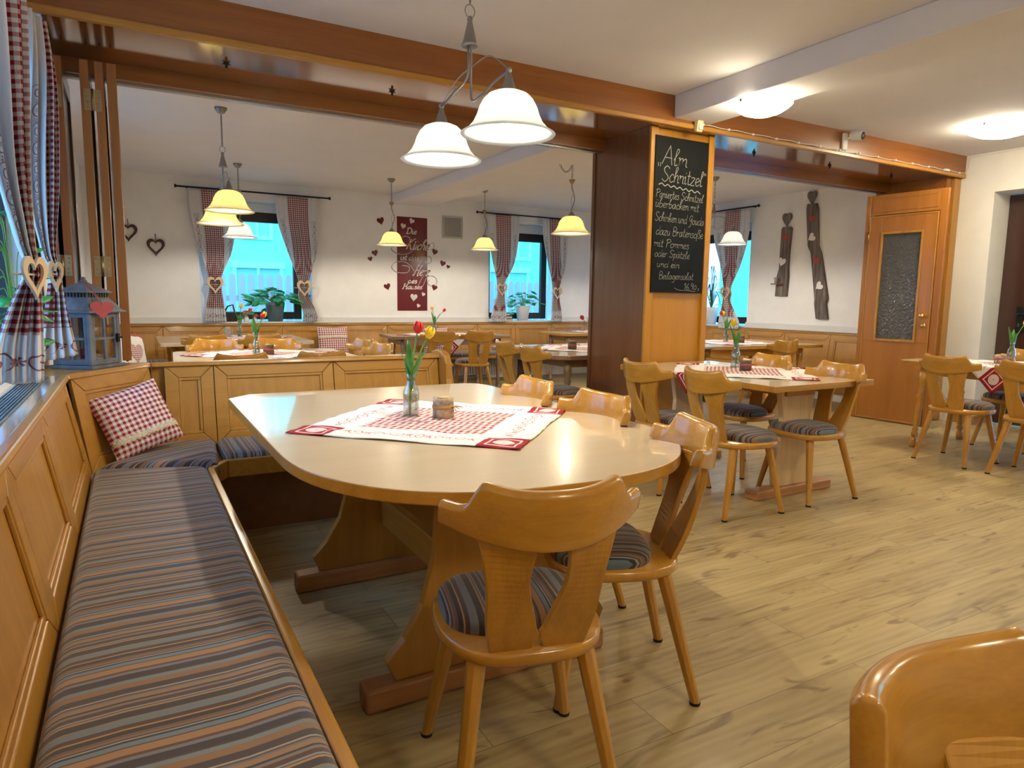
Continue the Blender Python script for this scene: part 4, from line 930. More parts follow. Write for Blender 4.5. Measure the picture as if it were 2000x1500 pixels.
def hp(t, P):
    H = heart(40, .20, .20); mb = MB(); vs = [(x, P(x/.40+.5, (y-.0)/.42+.5, -1)[1]-.004, y) for x, y in H]; mb.add(vs, [tuple(range(len(vs)))]); mb.build('gingham_heart', 'ging2', t, solid=.002, uv=lambda c: (c.x*1.6, c.z*1.6))
    mb = MB(); mb.box(-.19, .19, -.03, .03, .17, .205); mb.build('red_trim', 'redfelt', t, bevel=.01)
pillow('throw_pillow', .40, .42, .13, 'fabricwhite', 'white pillow with red top edge and gingham heart, half hidden by the folded panels', orient((-.02, 7.50, .66), radians(55), radians(-12), radians(6)), None, hp)
# ================================================================== LAMPS
SHP = [(.032, 0), (.052, -.002), (.076, -.012), (.096, -.032), (.110, -.058), (.120, -.088), (.134, -.116), (.156, -.140), (.182, -.156)]
def shade(root, x, y, z, s, mat, lamp=True, power=20, col=WARM, tilt=0, td=0):
    pr_ = [(r*s, h*s) for r, h in SHP]; inn = [(r-.004*s if i else r-.006*s, h-.004*s) for i, (r, h) in enumerate(pr_)]
    T = Matrix.Translation((x, y, z)) @ Matrix.Rotation(tilt, 4, Vector((cos(td), sin(td), 0)))
    mb = MB(); mb.lathe(pr_+inn[::-1], 40, T=T, close=True)
    o = mb.build('glass_shade', mat, root)
    p = T @ Vector((0, 0, -.045*s)); MB().lathe([(.001, .034), (.014, .03), (.016, .015), (.024, -.004), (.024, -.016), (.016, -.030), (.001, -.035)], 16, tuple(p)).build('bulb', 'bulb', root)
    if lamp:
        l = point((0, 0, 0), power, col, .032); l.parent = root; l.location = T @ Vector((0, 0, -.124*s))
    return T
def chain(root, pts, link=.028, r=.0022):
    pts = [Vector(p) for p in pts]; mb = MB(); tot = sum((b-a).length for a, b in zip(pts[:-1], pts[1:])); n = max(2, int(tot/(link*.78)))
    def at(s):
        for a, b in zip(pts[:-1], pts[1:]):
            l = (b-a).length
            if s <= l: return a.lerp(b, s/l), (b-a).normalized()
            s -= l
        return pts[-1], (pts[-1]-pts[-2]).normalized()
    for i in range(n):
        p, d = at((i+.5)/n*tot); a = d.orthogonal().normalized(); a = (Matrix.Rotation(pi/2*(i % 2), 3, d) @ a)
        ring = [p+d*(link/2*cos(q))+a*(link*.27*sin(q)) for q in [2*pi*k/8 for k in range(9)]]
        mb.tube(ring, r, 5, cap=False)
    mb.tube([tuple(p) for p in pts], .0016, 5)
    return mb.build('chain', 'metal', root)
def canopy(root, z, s=1): return MB().lathe([(.001, z), (.048*s, z), (.046*s, z-.012), (.030*s, z-.034), (.026*s, z-.042), (.006, z-.045), (.005, z-.06), (.001, z-.06)], 24).build('canopy', 'metal', root)
def twin(name, label, loc, zceil, A, B, s, mat, power, col, zc, rot=0, grp=None):
    # loc = axis xy; A, B = shade tops (dx,dy,z); zc = height of the cone
    t = thing(name, label, 'lamp', (loc[0], loc[1], 0), 0, grp)
    canopy(t, zceil)
    chain(t, [(0, 0, zceil-.05), (0, 0, zc+.16)])
    MB().tube([(.0+.022*cos(2*pi*k/16), 0, zc+.13+.026*sin(2*pi*k/16)) for k in range(17)], .0022, 6, cap=False).build('ring', 'metal', t)
    MB().lathe([(.007, zc+.11), (.012, zc+.10), (.010, zc+.09), (.030, zc+.005), (.036, zc), (.034, zc-.006), (.001, zc-.002)], 24).build('cone', 'metal', t)
    for i, P in enumerate((A, B)):
        d = Vector((P[0], P[1], 0)); u = d.normalized(); top = Vector(P)+Vector((0, 0, .075)); st = u*.012
        if i == 0: path = [st+Vector((0, 0, zc)), st+Vector((0, 0, zc-.05)), st+Vector((0, 0, top.z+.10)), st*2.5+Vector((0, 0, top.z+.055)), u*(d.length*.5)+Vector((0, 0, top.z+.03)), top]
        else: path = [st+Vector((0, 0, zc)), st+Vector((0, 0, zc-.05)), st+Vector((0, 0, top.z+.02)), st*2.2+Vector((0, 0, top.z-.045)), u*(d.length*.35)+Vector((0, 0, top.z-.040)), u*(d.length*.7)+Vector((0, 0, top.z-.012)), top]
        MB().tube(smooth_path([tuple(p) for p in path], 6), .0052, 8).build('arm', 'metal', t)
        MB().lathe([(.001, .090), (.010, .086), (.013, .078), (.009, .070), (.010, .066), (.030, .004), (.034, -.002)], 20, P).build('socket_cone', 'metal', t)
        shade(t, *P, s, mat, True, power, col)
    a = Vector(A)+Vector((0, 0, .08)); b = Vector(B)+Vector((0, 0, .08)); m = (a+b)/2
    MB().tube(smooth_path([tuple(a), tuple(a.lerp(m, .5)+Vector((0, 0, .07))), tuple(m+Vector((0, 0, .09))), tuple(b.lerp(m, .5)+Vector((0, 0, .09))), tuple(b)], 7), .0028, 6).build('curl_wire', 'metal', t)
    return t
def single(name, label, loc, zceil, zs, s, mat, power, col, grp, swag=None, flip=1, extra=None):
    t = thing(name, label, 'lamp', (loc[0], loc[1], 0), 0, grp)
    if swag:
        sx, sy, dz = swag; pts = [(sx, sy, zceil)]+[(sx*(1-k/10), sy*(1-k/10), zceil-dz*(1-(2*k/10-1.1)**2/1.21)-.06*k/10) for k in range(1, 11)]
        chain(t, pts, .034); chain(t, [(0, 0, zceil), (0, 0, zs+.36)], .034)
        MB().lathe([(.001, zceil), (.008, zceil), (.006, zceil-.02), (.001, zceil-.02)], 10).build('ceiling_hook', 'metal', t)
    else:
        canopy(t, zceil); chain(t, [(0, 0, zceil-.05), (0, 0, zs+.36)], .034)
    MB().lathe([(.001, zs+.37), (.034, zs+.362), (.026, zs+.345), (.010, zs+.32), (.001, zs+.318)], 20).build('funnel', 'brassd' if mat == 'shY' else 'metal', t)
    MB().tube(smooth_path([(0, 0, zs+.325), (.0, 0, zs+.28), (.030*flip, 0, zs+.21), (.034*flip, 0, zs+.15), (.008*flip, 0, zs+.08), (0, 0, zs+.03)], 6), .0058, 8).build('curved_rod', 'metal', t)
    MB().tube(smooth_path([(0, 0, zs+.325), (.022*flip, 0, zs+.24), (-.004, 0, zs+.17), (.006*flip, 0, zs+.09), (0, 0, zs+.03)], 6), .002, 6).build('cord', 'metal', t)
    MB().lathe([(.008, .045), (.020, .034), (.040, .006), (.044, -.002)], 20, (0, 0, zs)).build('shade_cap', 'metal', t)
    shade(t, 0, 0, zs, s, mat, True, power, col)
    return t
LF = 26
twin('pendant_lamp', 'near pendant lamp with two white glass bell shades over the big table', (1.27, 2.66), ZC, (-.01, .27, 2.025), (.02, -.30, 2.03), 1.0, 'shW', LF, (1, .90, .72), 2.285)
twin('pendant_lamp', 'pendant lamp with two overlapping cream shades left of the first window', (.70, 6.02), ZB, (-.02, .12, 1.985), (.0, -.31, 2.045), 1.0, 'shY', 24, WARM, 2.27, grp=None)
single('pendant_lamp', 'smaller white pendant lamp hanging in front of the first window', (1.13, 8.40), ZB, 2.07, 1.06, 'shW', 22, NEUT, 'single pendant lamps in the back room')
single('pendant_lamp', 'cream pendant lamp hanging in front of the dark red wall text', (2.92, 8.36), ZB, 2.07, 1.05, 'shY', 24, WARM, 'single pendant lamps in the back room')
single('pendant_lamp', 'pale pendant lamp hanging left of the second window', (4.27, 8.44), ZB, 2.08, 1.05, 'shY', 22, (1, .90, .76), 'single pendant lamps in the back room')
single('pendant_lamp', 'cream pendant lamp on a swagged chain left of the pillar', (3.98, 5.91), ZB, 2.10, 1.13, 'shY', 24, WARM, 'single pendant lamps in the back room', (-.24, -.06, .16))
single('pendant_lamp', 'white pendant lamp almost hidden behind the left edge of the pillar', (6.32, 8.0), ZB, 1.95, 1.05, 'shW', 22, NEUT, 'single pendant lamps in the back room')
twin('pendant_lamp', 'pendant lamp with white shades right of the pillar before the third window', (6.14, 6.08), ZB, (-.14, .26, 2.10), (.20, -.13, 2.09), .98, 'shW', 22, NEUT, 2.30)
def dome(loc, r, label, power):
    t = thing('ceiling_lamp', label, 'ceiling lamp', loc, 0, 'glass bowl ceiling lamps')
    MB().lathe([(.001, 0), (r*.72, 0), (r*.72, -.022), (.001, -.022)], 28).build('base_plate', 'white', t)
    n = [(r*1.0, -.030), (r*.97, -.040), (r*.85, -.060), (r*.65, -.085), (r*.35, -.105), (.001, -.112)]
    MB().lathe(n+[(max(.0005, a-.004), b+.005) for a, b in n[::-1]], 40).build('glass_bowl', 'domeg', t)
    for k in range(3):
        a = k*2.09+.5; MB().box(-.010, .010, -.006, .012, -.040, -.018).xf(Matrix.Rotation(a, 4, 'Z') @ Matrix.Translation((0, -r*.99, 0))).build('clip', 'metal', t)
    return t
DP = 42
dome((3.86, 3.42, 2.633), .20, 'round glass ceiling lamp glowing under the plastered beam', DP)
dome((6.62, 3.25, ZC), .27, 'wide glass ceiling lamp at the right picture edge', DP)
dome((3.86, .35, 2.633), .20, 'round glass ceiling lamp under the plastered beam behind the camera side', DP*1.0)
dome((6.0, .2, ZC), .27, 'wide glass ceiling lamp over the right front part of the room', DP)
dome((1.3, -1.2, ZC), .27, 'wide glass ceiling lamp behind the camera', DP*1.1)
# ================================================================== CURTAINS
def curtain(name, label, rows, mat_args, tie, nfold=7, amp=.016, group=None, thick_dir=None, hs=1.0, face=None):
    # rows: (left point, right point) from top to bottom; tie = (row position 0..1, centre, heart size, facing angle)
    L = smooth_path([r[0] for r in rows], 5); R = smooth_path([r[1] for r in rows], 5); n = len(L)
    w0 = (Vector(R[0])-Vector(L[0])).length; H = L[0][2]-L[-1][2]; uvs = []; mb = MB(); NU = 61
    wid = mat_args['wid']
    def P(u, v):
        i = int(round(v*(n-1))); a, b = Vector(L[i]), Vector(R[i]); d = (b-a); w = d.length; t = Vector((d.x, d.y, 0)).normalized(); nn = Vector((t.y, -t.x, 0))
        cmp_ = min(1, max(0, 1-w/wid)); ph = sin(u*2*pi*nfold+.6*sin(v*5))*amp*(.5+1.6*cmp_)+sin(u*2*pi*2.3+1)*amp*.5
        kk = min(1, cmp_*1.5)**1.5*.62 if mat_args.get('gather', 1) else .75*min(1, max(0, (v-.52)/.10)); bc = (mat_args['band'][0]+mat_args['band'][1])/2/wid; uu = u*(1-kk)+bc*kk
        uvs.append((uu*wid, a.z+(b.z-a.z)*u-L[-1][2])); return tuple(a+d*u+nn*ph)
    mb.grid(P, NU, n)
    t = thing(name, label, 'curtain', (0, 0, 0), 0, group)
    c = (Vector(L[n//2])+Vector(R[n//2]))/2; t.location = (c.x, c.y, L[-1][2])
    m = curtain_mat(name+'_cloth', wid, H, mat_args['band'], mat_args.get('s', .02), mat_args.get('hem', .17))
    o = mb.build('drape', m, t, uv=uvs, solid=.0015); o.location = -t.location
    pos, fa, k = tie
    hm = MB(); ho = heart(36, .13*k, .15*k); hi = heart(36, .085*k, .098*k)
    for z in (-.005, .005): hm.v += [(x, z, y) for x, y in ho]+[(x, z, y+.002) for x, y in hi]
    N = 36
    for i in range(N):
        j = (i+1) % N
        for f_ in ((i, j, N+j, N+i), (2*N+i, 3*N+i, 3*N+j, 2*N+j), (i, 2*N+i, 2*N+j, j), (N+i, N+j, 3*N+j, 3*N+i)): hm.f.append(f_); hm.mi.append(0); hm.sm.append(False)
    T = Matrix.Translation(Vector(pos)-t.location) @ Matrix.Rotation(fa, 4, 'Z')
    hm.xf(T); hm.build('heart_tieback', 'heartw', t)
    st = MB().tube([(-.09*k, .012, .012), (.09*k, .012, .012)], .004, 6); st.xf(T); st.build('wooden_pin', 'heartw', t)
    return t
def wallcur(label, p, axis, E, tie, wid, band, group, s=.027):
    rows = []
    for z, a, b in E:
        if axis == 'y': rows.append(((a, p, z), (b, p, z)))
        else: rows.append(((p, a, z), (p, b, z)))
    return curtain('curtain', label, rows, dict(wid=wid, band=band, s=s), tie, 8, .014, group)
G_ = 'gingham curtains of the back room'
yc = 9.50
def rowsL(xa, xb, ta, tb, ba, bb, zt, zb, zti):
    return [(zt, xa, xb), (zt-.35, xa+.03, xb-.01), (zt-.75, xa+(ta-xa)*.55, xb+(tb-xb)*.35), (zti+.12, ta-.01, tb+.01), (zti, ta, tb), (zti-.12, ta-.01, tb+.01), (zb+.12, ba+.01, bb-.01), (zb, ba, bb)]
wallcur('left curtain of the first window, behind the two cream lamp shades', yc, 'y', rowsL(.68, 1.25, .89, 1.03, .82, 1.08, 2.56, .91, 1.38), ((.955, yc-.05, 1.37), 0, 1.5), .57, (.15, .40), G_)
wallcur('right curtain of the first window', yc, 'y', rowsL(1.72, 2.30, 2.00, 2.13, 2.04, 2.25, 2.56, .91, 1.36), ((2.065, yc-.05, 1.35), 0, 1.5), .57, (.15, .42), G_)
wallcur('left curtain of the second window', yc, 'y', rowsL(4.84, 5.42, 5.04, 5.16, 4.93, 5.22, 2.55, .89, 1.40), ((5.10, yc-.05, 1.39), 0, 1.4), .57, (.15, .43), G_)
wallcur('right curtain of the second window, left of the pillar', yc, 'y', rowsL(5.84, 6.36, 6.07, 6.19, 6.05, 6.27, 2.55, .89, 1.36), ((6.13, yc-.05, 1.35), 0, 1.4), .52, (.14, .36), G_)
wallcur('curtain of the third window right of the pillar', 7.76, 'x', rowsL(7.62, 6.99, 7.40, 7.26, 7.46, 7.10, 2.58, .86, 1.37), ((7.71, 7.33, 1.37), -pi/2, 1.4), .62, (.17, .44), G_)
def rod(label, A, B, r=.011):
    A, B = Vector(A), Vector(B); d = (B-A).normalized(); mb = MB().tube([A, B], r, 10)
    for P_, s in ((A, -1), (B, 1)): mb.tube([P_, P_+d*s*.015, P_+d*s*.03], [r, r*1.9, r*1.9], 12)
    wallv = Vector((0, 1, 0)) if abs(d.x) > .5 else Vector((1 if A.x > 0 else -1, 0, 0))
    o = mb.tube([A.lerp(B, .06), A.lerp(B, .06)+wallv*.09], r*.8, 8).tube([A.lerp(B, .94), A.lerp(B, .94)+wallv*.09], r*.8, 8).build('curtain_rod', 'black')
    return tag(o, label, 'curtain rod')
rod('black curtain rod over the first window of the far wall', (.57, 9.50, 2.575), (2.42, 9.50, 2.575))
rod('black curtain rod over the second window of the far wall', (4.70, 9.50, 2.56), (6.46, 9.50, 2.56))
rod('black curtain rod over the third window, its end right of the pillar', (7.76, 6.86, 2.60), (7.76, 8.6, 2.60))
rod('black curtain rod over the near left window', (-.35, 2.3, 2.50), (-.35, 3.98, 2.50))
curtain('curtain', 'near curtain at the left picture edge, tied with a wooden heart', [((-.405, 2.62, 2.49), (-.275, 3.05, 2.49)), ((-.405, 2.75, 2.2), (-.268, 2.97, 2.2)), ((-.395, 2.90, 1.75), (-.285, 2.96, 1.75)), ((-.345, 2.94, 1.45), (-.288, 2.96, 1.45)), ((-.322, 2.945, 1.33), (-.275, 2.955, 1.33)), ((-.37, 2.94, 1.2), (-.275, 2.955, 1.18)), ((-.415, 2.935, 1.06), (-.278, 2.955, 1.05)), ((-.425, 2.93, .93), (-.285, 2.955, .93))], dict(wid=.42, band=(.25, .42), s=.030, hem=.17, gather=0), ((-.285, 2.90, 1.30), 1.1, 1.0), 4, .020, 'curtains of the near window')
curtain('curtain', 'farther curtain of the near window, beside the lantern', [((-.345, 3.80, 2.49), (-.285, 3.98, 2.49)), ((-.36, 3.88, 2.2), (-.255, 3.95, 2.2)), ((-.39, 3.90, 1.75), (-.268, 3.93, 1.75)), ((-.36, 3.91, 1.45), (-.30, 3.93, 1.45)), ((-.335, 3.91, 1.35), (-.285, 3.93, 1.35)), ((-.35, 3.90, 1.20), (-.268, 3.93, 1.18)), ((-.375, 3.87, 1.06), (-.245, 3.91, 1.05)), ((-.385, 3.85, .925), (-.230, 3.89, .955))], dict(wid=.40, band=(.24, .40), s=.030, hem=.16, gather=0), ((-.300, 3.87, 1.325), 1.15, .95), 4, .016, 'curtains of the near window')
# ================================================================== WALL DECORATION
sg = thing('wall_tattoo', 'dark red wall text panel reading Die Küche ist das Herz des Hauses', 'wall decoration', (3.665, YB-.003, 1.74))
MB().box(-.235, .235, -.0015, .0015, -.68, .68).build('red_field', 'signred', sg)
for mat, off, nm in (('signwhite', -.0030, 'white_lettering'), ):
    mb = MB(); nb_ = 1; T = lambda u, v: (u, off, v); nb = (radians(40), .5)
    write(mb, 'Die', -.095, .44, .085, .017, T, .15, nb, .16); write(mb, 'ist das', -.19, .06, .078, .016, T, .12, nb, .29)
    write(mb, 'des', -.07, -.275, .078, .016, T, .12, nb, .14); write(mb, 'Hauses.', -.16, -.36, .075, .016, T, .12, nb, .33)
    write(mb, 'Küche', -.11, .215, .15, .019, T, .38, nb, .36); write(mb, 'Herz', .00, -.16, .15, .019, T, .40, nb, .26)
    for P_, w_ in (([(-.28, .28), (-.32, .20), (-.20, .14), (-.05, .16), (.03, .24), (.05, .34)], .009), ([(-.2, .34), (-.12, .40), (-.04, .38), (-.05, .34)], .009),
               ([(-.16, -.02), (-.05, -.04), (-.08, -.12), (-.25, -.12), (-.32, -.05), (-.26, .02), (-.12, .03), (-.02, -.03), (.03, -.1)], .009), ([(.20, -.12), (.12, -.25), (.09, -.33), (.16, -.32), (.22, -.20), (.30, -.16), (.38, -.2), (.38, -.28), (.30, -.31), (.24, -.27), (.27, -.22)], .008),
               ([(.10, -.02), (.18, .10), (.28, .12), (.30, .05), (.24, .02), (.20, .05)], .008), ([(.26, .30), (.33, .33), (.34, .26), (.28, .22)], .007)):
        ribbon(mb, smooth_path(P_, 8), w_, T, nb)
    dk = MB(); wt = MB()
    for f_ in mb.f:
        q = [mb.v[i] for i in f_]; (dk if abs(sum(p[0] for p in q)/len(q)) > .235 else wt).add(q, [tuple(range(len(q)))])
    wt.build(nm, mat, sg); dk.build('dark_lettering', 'signblk', sg)
    for x, y, s, a in ((-.01, .62, .055, .5), (-.14, .54, .055, .2), (.02, -.49, .075, .1), (.17, -.44, .04, .4), (.09, -.61, .04, .5)):
        mb = MB(); mb.add([(x+px*s*cos(a)+py*s*sin(a), -.0032, y-px*s*sin(a)+py*s*cos(a)) for px, py in heart(24, 1.5, 1.5)], [tuple(range(24))]); mb.build('white_heart', 'signwhite', sg)
HL = [((748, 438), .07, 'upper left'), ((735, 498), .06, 'outer left, larger'), ((726, 510), .045, 'outer left, smaller'), ((850, 493), .06, 'right of the word ist das'), ((866, 514), .06, 'outer right, larger'), ((878, 520), .04, 'outer right, smaller'), ((759, 561), .065, 'lower left'), ((849, 562), .06, 'lower right')]
HP = [(3.19, 2.33), (3.10, 1.875), (3.03, 1.79), (4.02, 1.93), (4.15, 1.765), (4.24, 1.72), (3.28, 1.40), (4.015, 1.40)]
for (q, s, l), (x, z) in zip(HL, HP):
    a = .3 if x > 3.6 else -.3; mb = MB()
    lo = [(px*s*1.55*cos(a)+py*s*1.55*sin(a), 0, -px*s*1.55*sin(a)+py*s*1.55*cos(a)) for px, py in heart(24)]
    mb.hexa([(u, .0, v) for u, _, v in lo], [(u, -.002, v) for u, _, v in lo])
    tag(mb.build('wall_heart', 'signred', loc=(x, YB-.001, z)), 'small dark red wall heart beside the text panel, '+l, 'wall decoration', 'dark red wall hearts')
t = thing('vent_grille', 'square ventilation grille on the far wall right of the red text panel', 'vent', (4.31, YB-.001, 2.315))
MB().box(-.165, .165, -.02, 0, -.165, -.14).box(-.165, .165, -.02, 0, .14, .165).box(-.165, -.14, -.02, 0, -.14, .14).box(.14, .165, -.02, 0, -.14, .14).build('frame', 'vent', t, bevel=.003)
MB().box(-.14, .14, -.006, -.001, -.14, .14).build('backing', 'ventd', t)
mb = MB()
for k in range(17): mb.box(-.14, .14, -.014, -.008, -.137+k*.0168, -.131+k*.0168).box(-.137+k*.0168, -.131+k*.0168, -.016, -.010, -.14, .14)
mb.build('mesh_bars', 'vent', t)
def ringheart(label, x, z, s, group):
    t = thing('hanging_heart', label, 'wall decoration', (x, YB-.002, z), 0, group)
    mb = MB(); ho = heart(40, s, s*1.08); hi = heart(40, s*.66, s*.70); N = 40
    for y in (-.022, 0): mb.v += [(a, y, b) for a, b in ho]+[(a, y, b+.004) for a, b in hi]
    for i in range(N):
        j = (i+1) % N
        for f_ in ((i, j, N+j, N+i), (2*N+i, 3*N+i, 3*N+j, 2*N+j), (i, 2*N+i, 2*N+j, j), (N+i, N+j, 3*N+j, 3*N+i)): mb.f.append(f_); mb.mi.append(0); mb.sm.append(False)
    mb.build('heart_ring', 'iron', t, bevel=.004)
    MB().tube([(0, -.01, s*.36), (.004, -.008, s*.6), (0, -.004, s*.85)], .004, 6).build('cord', 'iron', t)
ringheart('dark open wooden heart hanging on the far wall left of the first window', .31, 1.82, .20, 'dark open hearts')
ringheart('dark open wooden heart half hidden by the folded panels', .02, 1.98, .20, 'dark open hearts')
def board(name, label, prof, y0, hearts, top, cup=None):
    # prof: list of (z, ycentre, halfwidth); hangs on the right wall facing -x
    t = thing(name, label, 'wall decoration', (XRB-.002, y0, prof[0][0]))
    zb = prof[0][0]; mb = MB(); lo = [(-.001, yc_+hw, z-zb) for z, yc_, hw in prof]+[(-.001, yc_-hw, z-zb) for z, yc_, hw in prof[::-1]]
    mb.hexa(lo, [(-.038, y, z) for _, y, z in lo]); mb.build('plank', 'rustic_z', t, bevel=.004)
    for z, y, s, a, m in hearts:
        h = [(px*s*cos(a)+py*s*sin(a), -px*s*sin(a)+py*s*cos(a)) for px, py in heart(26)]
        MB().hexa([(-.036, y-u, z-zb+v) for u, v in h], [(-.0395, y-u, z-zb+v) for u, v in h]).build('heart_inlay', m, t)['label'] = 'red heart inlay' if m == 'redfelt' else 'white gauze heart inlay'
    z, y, s = top; h = heart(30, s, s*1.25)
    MB().hexa([(-.012, y-u, z-zb+v) for u, v in h], [(-.030, y-u, z-zb+v) for u, v in h]).build('top_heart', 'rustic_z', t, bevel=.002)
    if cup:
        MB().prism([(-.15, cup[1]-.06), (-.038, cup[1]-.07), (-.038, cup[1]+.07), (-.12, cup[1]+.08)], cup[0]-zb, cup[0]-zb+.014).build('shelf', 'cherry_y', t)
    return t
board('weathered_board', 'shorter weathered board with a heart top and small candle shelf on the right wall', [(1.345, .02, .095), (1.60, .01, .095), (1.72, .0, .075), (1.9, .0, .075), (2.25, -.01, .082), (2.275, -.01, .06)], 6.40, [(2.13, .0, .10, .5, 'redfelt'), (1.80, .03, .12, .3, 'fabricwhite')], (2.365, .0, .15), (1.50, .05))
t = thing('candle_glass', 'small clear glass on the shelf of the shorter weathered board', 'glass', (XRB-.085, 6.46, 1.5145)); MB().lathe([(.001, 0), (.026, 0), (.038, .085), (.035, .085), (.024, .004), (.001, .004)], 18).build('glass_body', 'glass', t)
board('weathered_board', 'taller leaning weathered board with a dark heart top on the right wall', [(1.05, -.17, .085), (1.25, -.13, .085), (1.31, -.14, .095), (1.9, -.02, .075), (2.0, .03, .08), (2.46, .08, .085), (2.54, .09, .07)], 5.93, [(2.34, .07, .09, .3, 'redfelt'), (2.10, .06, .11, 1.0, 'fabricwhite'), (1.80, -.04, .09, .1, 'redfelt'), (1.47, -.10, .11, .9, 'fabricwhite')], (2.615, .10, .14))
# ================================================================== FOLDED PARTITION PANELS
EX = [(-.34, -.316), (-.294, -.252), (-.174, -.133), (-.107, -.066), (-.052, -.007)]
NMS = ['leftmost', 'second from the left', 'middle', 'second from the right', 'rightmost']
for i, (a, b) in enumerate(EX):
    t = thing('folding_panel', 'edge-on folded wooden partition panel beside the lantern, '+NMS[i]+' of five', 'partition panel', ((a+b)/2, 4.66, .868), 0, 'folded wooden partition panels')
    y0 = 4.345
    child(MB().box(a, b, y0, y0+.06, .88, 2.46).box(a, b, y0+.56, y0+.62, .88, 2.46).box(a, b, y0+.06, y0+.56, .88, .98).box(a, b, y0+.06, y0+.56, 2.36, 2.46), 'frame', 'cherry_z', t, bevel=.003)
    child(MB().box(a+.012, b-.012, y0+.05, y0+.57, .97, 2.37), 'infill', 'chdark_z', t)
    child(MB().box((a+b)/2-.006, (a+b)/2+.006, y0+.1, y0+.12, .866, .884).box((a+b)/2-.006, (a+b)/2+.006, y0+.5, y0+.52, .866, .884), 'floor_pin', 'black', t)
    child(MB().box((a+b)/2-.006, (a+b)/2+.006, y0+.50, y0+.52, 2.46, 2.50), 'roller', 'black', t)
for (a, b, l) in ((1, 0, 'left'), (2, 3, 'right')):
    xa = (EX[a][0]+EX[a][1])/2; xb = (EX[b][0]+EX[b][1])/2; xm = (xa+xb)/2
    for z in (1.395, 2.26):
        t = thing('hinge', 'brass butt hinge on the folded panels, %s %s' % ('lower' if z < 2 else 'upper', l), 'hinge', (xm, 4.342, z), 0, 'hinges of the folded panels')
        for s in (-1, 1):
            lf_ = MB().box(min(s*.008, s*.040), max(s*.008, s*.040), -.002, .002, -.055, .055).build('leaf', 'brassd', t)
            mb = MB()
            for zz in (-.04, -.015, .015, .04): mb.tube([(s*(.024+.006*(zz > 0)), -.002, zz), (s*(.024+.006*(zz > 0)), -.004, zz)], .0045, 8)
            mb.build('screws', 'metal', lf_)
        MB().tube([(0, -.004, -.055), (0, -.004, .055)], .007, 10).build('knuckle', 'brassd', t)
# ================================================================== GLAZED DOOR PANEL at the right
P1 = Vector((7.02, 4.70, 0)); P2 = Vector((7.09, 3.91, 0)); dr = thing('glazed_door_panel', 'open wooden partition panel with a glazed door in front of the right jamb', 'door', (P1.x, P1.y, 0), atan2(P2.y-P1.y, P2.x-P1.x))
# local x runs from the far hinge side to the near edge, local -y faces the camera side
Wd, Hd = .81, 2.40
def dbx(*b, n='x', m='doorw', bv=.003, par=None): return MB().box(*b).build(n, m, par or dr, bevel=bv)
dbx(0, .045, -.02, .02, .006, Hd, n='outer_stile'); dbx(.745, Wd, -.02, .02, .006, Hd, n='outer_stile'); dbx(.045, .745, -.02, .02, 2.19, Hd, n='head_panel', m='doorw')
MB().box(.07, .72, -.024, -.02, 2.225, 2.235).box(.07, .72, -.024, -.02, 2.355, 2.365).box(.07, .08, -.024, -.02, 2.235, 2.355).box(.71, .72, -.024, -.02, 2.235, 2.355).build('head_moulding', 'doorw', dr)
lf = MB().box(.05, .74, -.026, .014, .012, .86).box(.05, .18, -.026, .014, .86, 2.18).box(.61, .74, -.026, .014, .86, 2.18).box(.18, .61, -.026, .014, 2.01, 2.18).build('door_leaf', 'doorw', dr, bevel=.003)
MB().box(.18, .20, -.034, -.01, .86, 2.01).box(.59, .61, -.034, -.01, .86, 2.01).box(.20, .59, -.034, -.01, .86, .885).box(.20, .59, -.034, -.01, 1.985, 2.01).build('glazing_bead', 'beech_z', lf, bevel=.003)
MB().box(.20, .59, -.012, -.006, .885, 1.985).build('crackled_pane', 'obsc', lf)
MB().box(.05, .064, -.031, -.026, .012, 2.18).box(.726, .74, -.031, -.026, .012, 2.18).box(.064, .726, -.031, -.026, 2.166, 2.18).box(.064, .726, -.031, -.026, .012, .03).build('leaf_edge_strip', 'panel_z', lf, bevel=.002)
MB().lathe([(.012, 0), (.010, .02), (.024, .032), (.027, .045), (.020, .058), (.001, .062)], 20, T=Matrix.Translation((.675, -.026, 1.14)) @ Matrix.Rotation(pi/2, 4, 'X')).build('door_knob', 'brass', lf)
MB().lathe([(.025, 0), (.025, .006), (.012, .010), (.001, .010)], 20, T=Matrix.Translation((.68, -.026, 1.037)) @ Matrix.Rotation(pi/2, 4, 'X')).build('lock_rosette', 'brass', lf)
MB().tube([(.047, -.032, 1.90), (.047, -.032, 2.02)], .009, 10).build('hinge', 'brassd', lf)
# ================================================================== LANTERN
ln = thing('lantern', 'weathered metal and wood lantern with a red candle on the corner ledge', 'lantern', (-.205, 4.15, .8685), radians(53))
S = .108
MB().box(-S-.012, S+.012, -S-.012, S+.012, 0, .018).build('base', 'zinc', ln, bevel=.003)
for sx in (-1, 1):
    for sy in (-1, 1): MB().box(min(sx*S, sx*(S-.02)), max(sx*S, sx*(S-.02)), min(sy*S, sy*(S-.02)), max(sy*S, sy*(S-.02)), .018, .285).build('corner_post', 'zinc', ln, bevel=.002)
for k in range(4):
    T = Matrix.Rotation(k*pi/2, 4, 'Z'); mb = MB(); y0, y1 = -S+.002, -S+.014; a = S-.021
    mb.box(-a, a, y0, y1, .02, .045).box(-a, a, y0, y1, .26, .283).box(-a, -a+.016, y0, y1, .045, .26).box(a-.016, a, y0, y1, .045, .26).box(-.006, .006, y0, y1, .045, .26).box(-a+.016, a-.016, y0, y1, .146, .158)
    mb.xf(T); sd = mb.build('side_frame', 'zinc', ln, bevel=.0015); g = MB().box(-a+.01, a-.01, y0+.005, y0+.007, .04, .265); g.xf(T); g.build('pane', 'glass', sd)
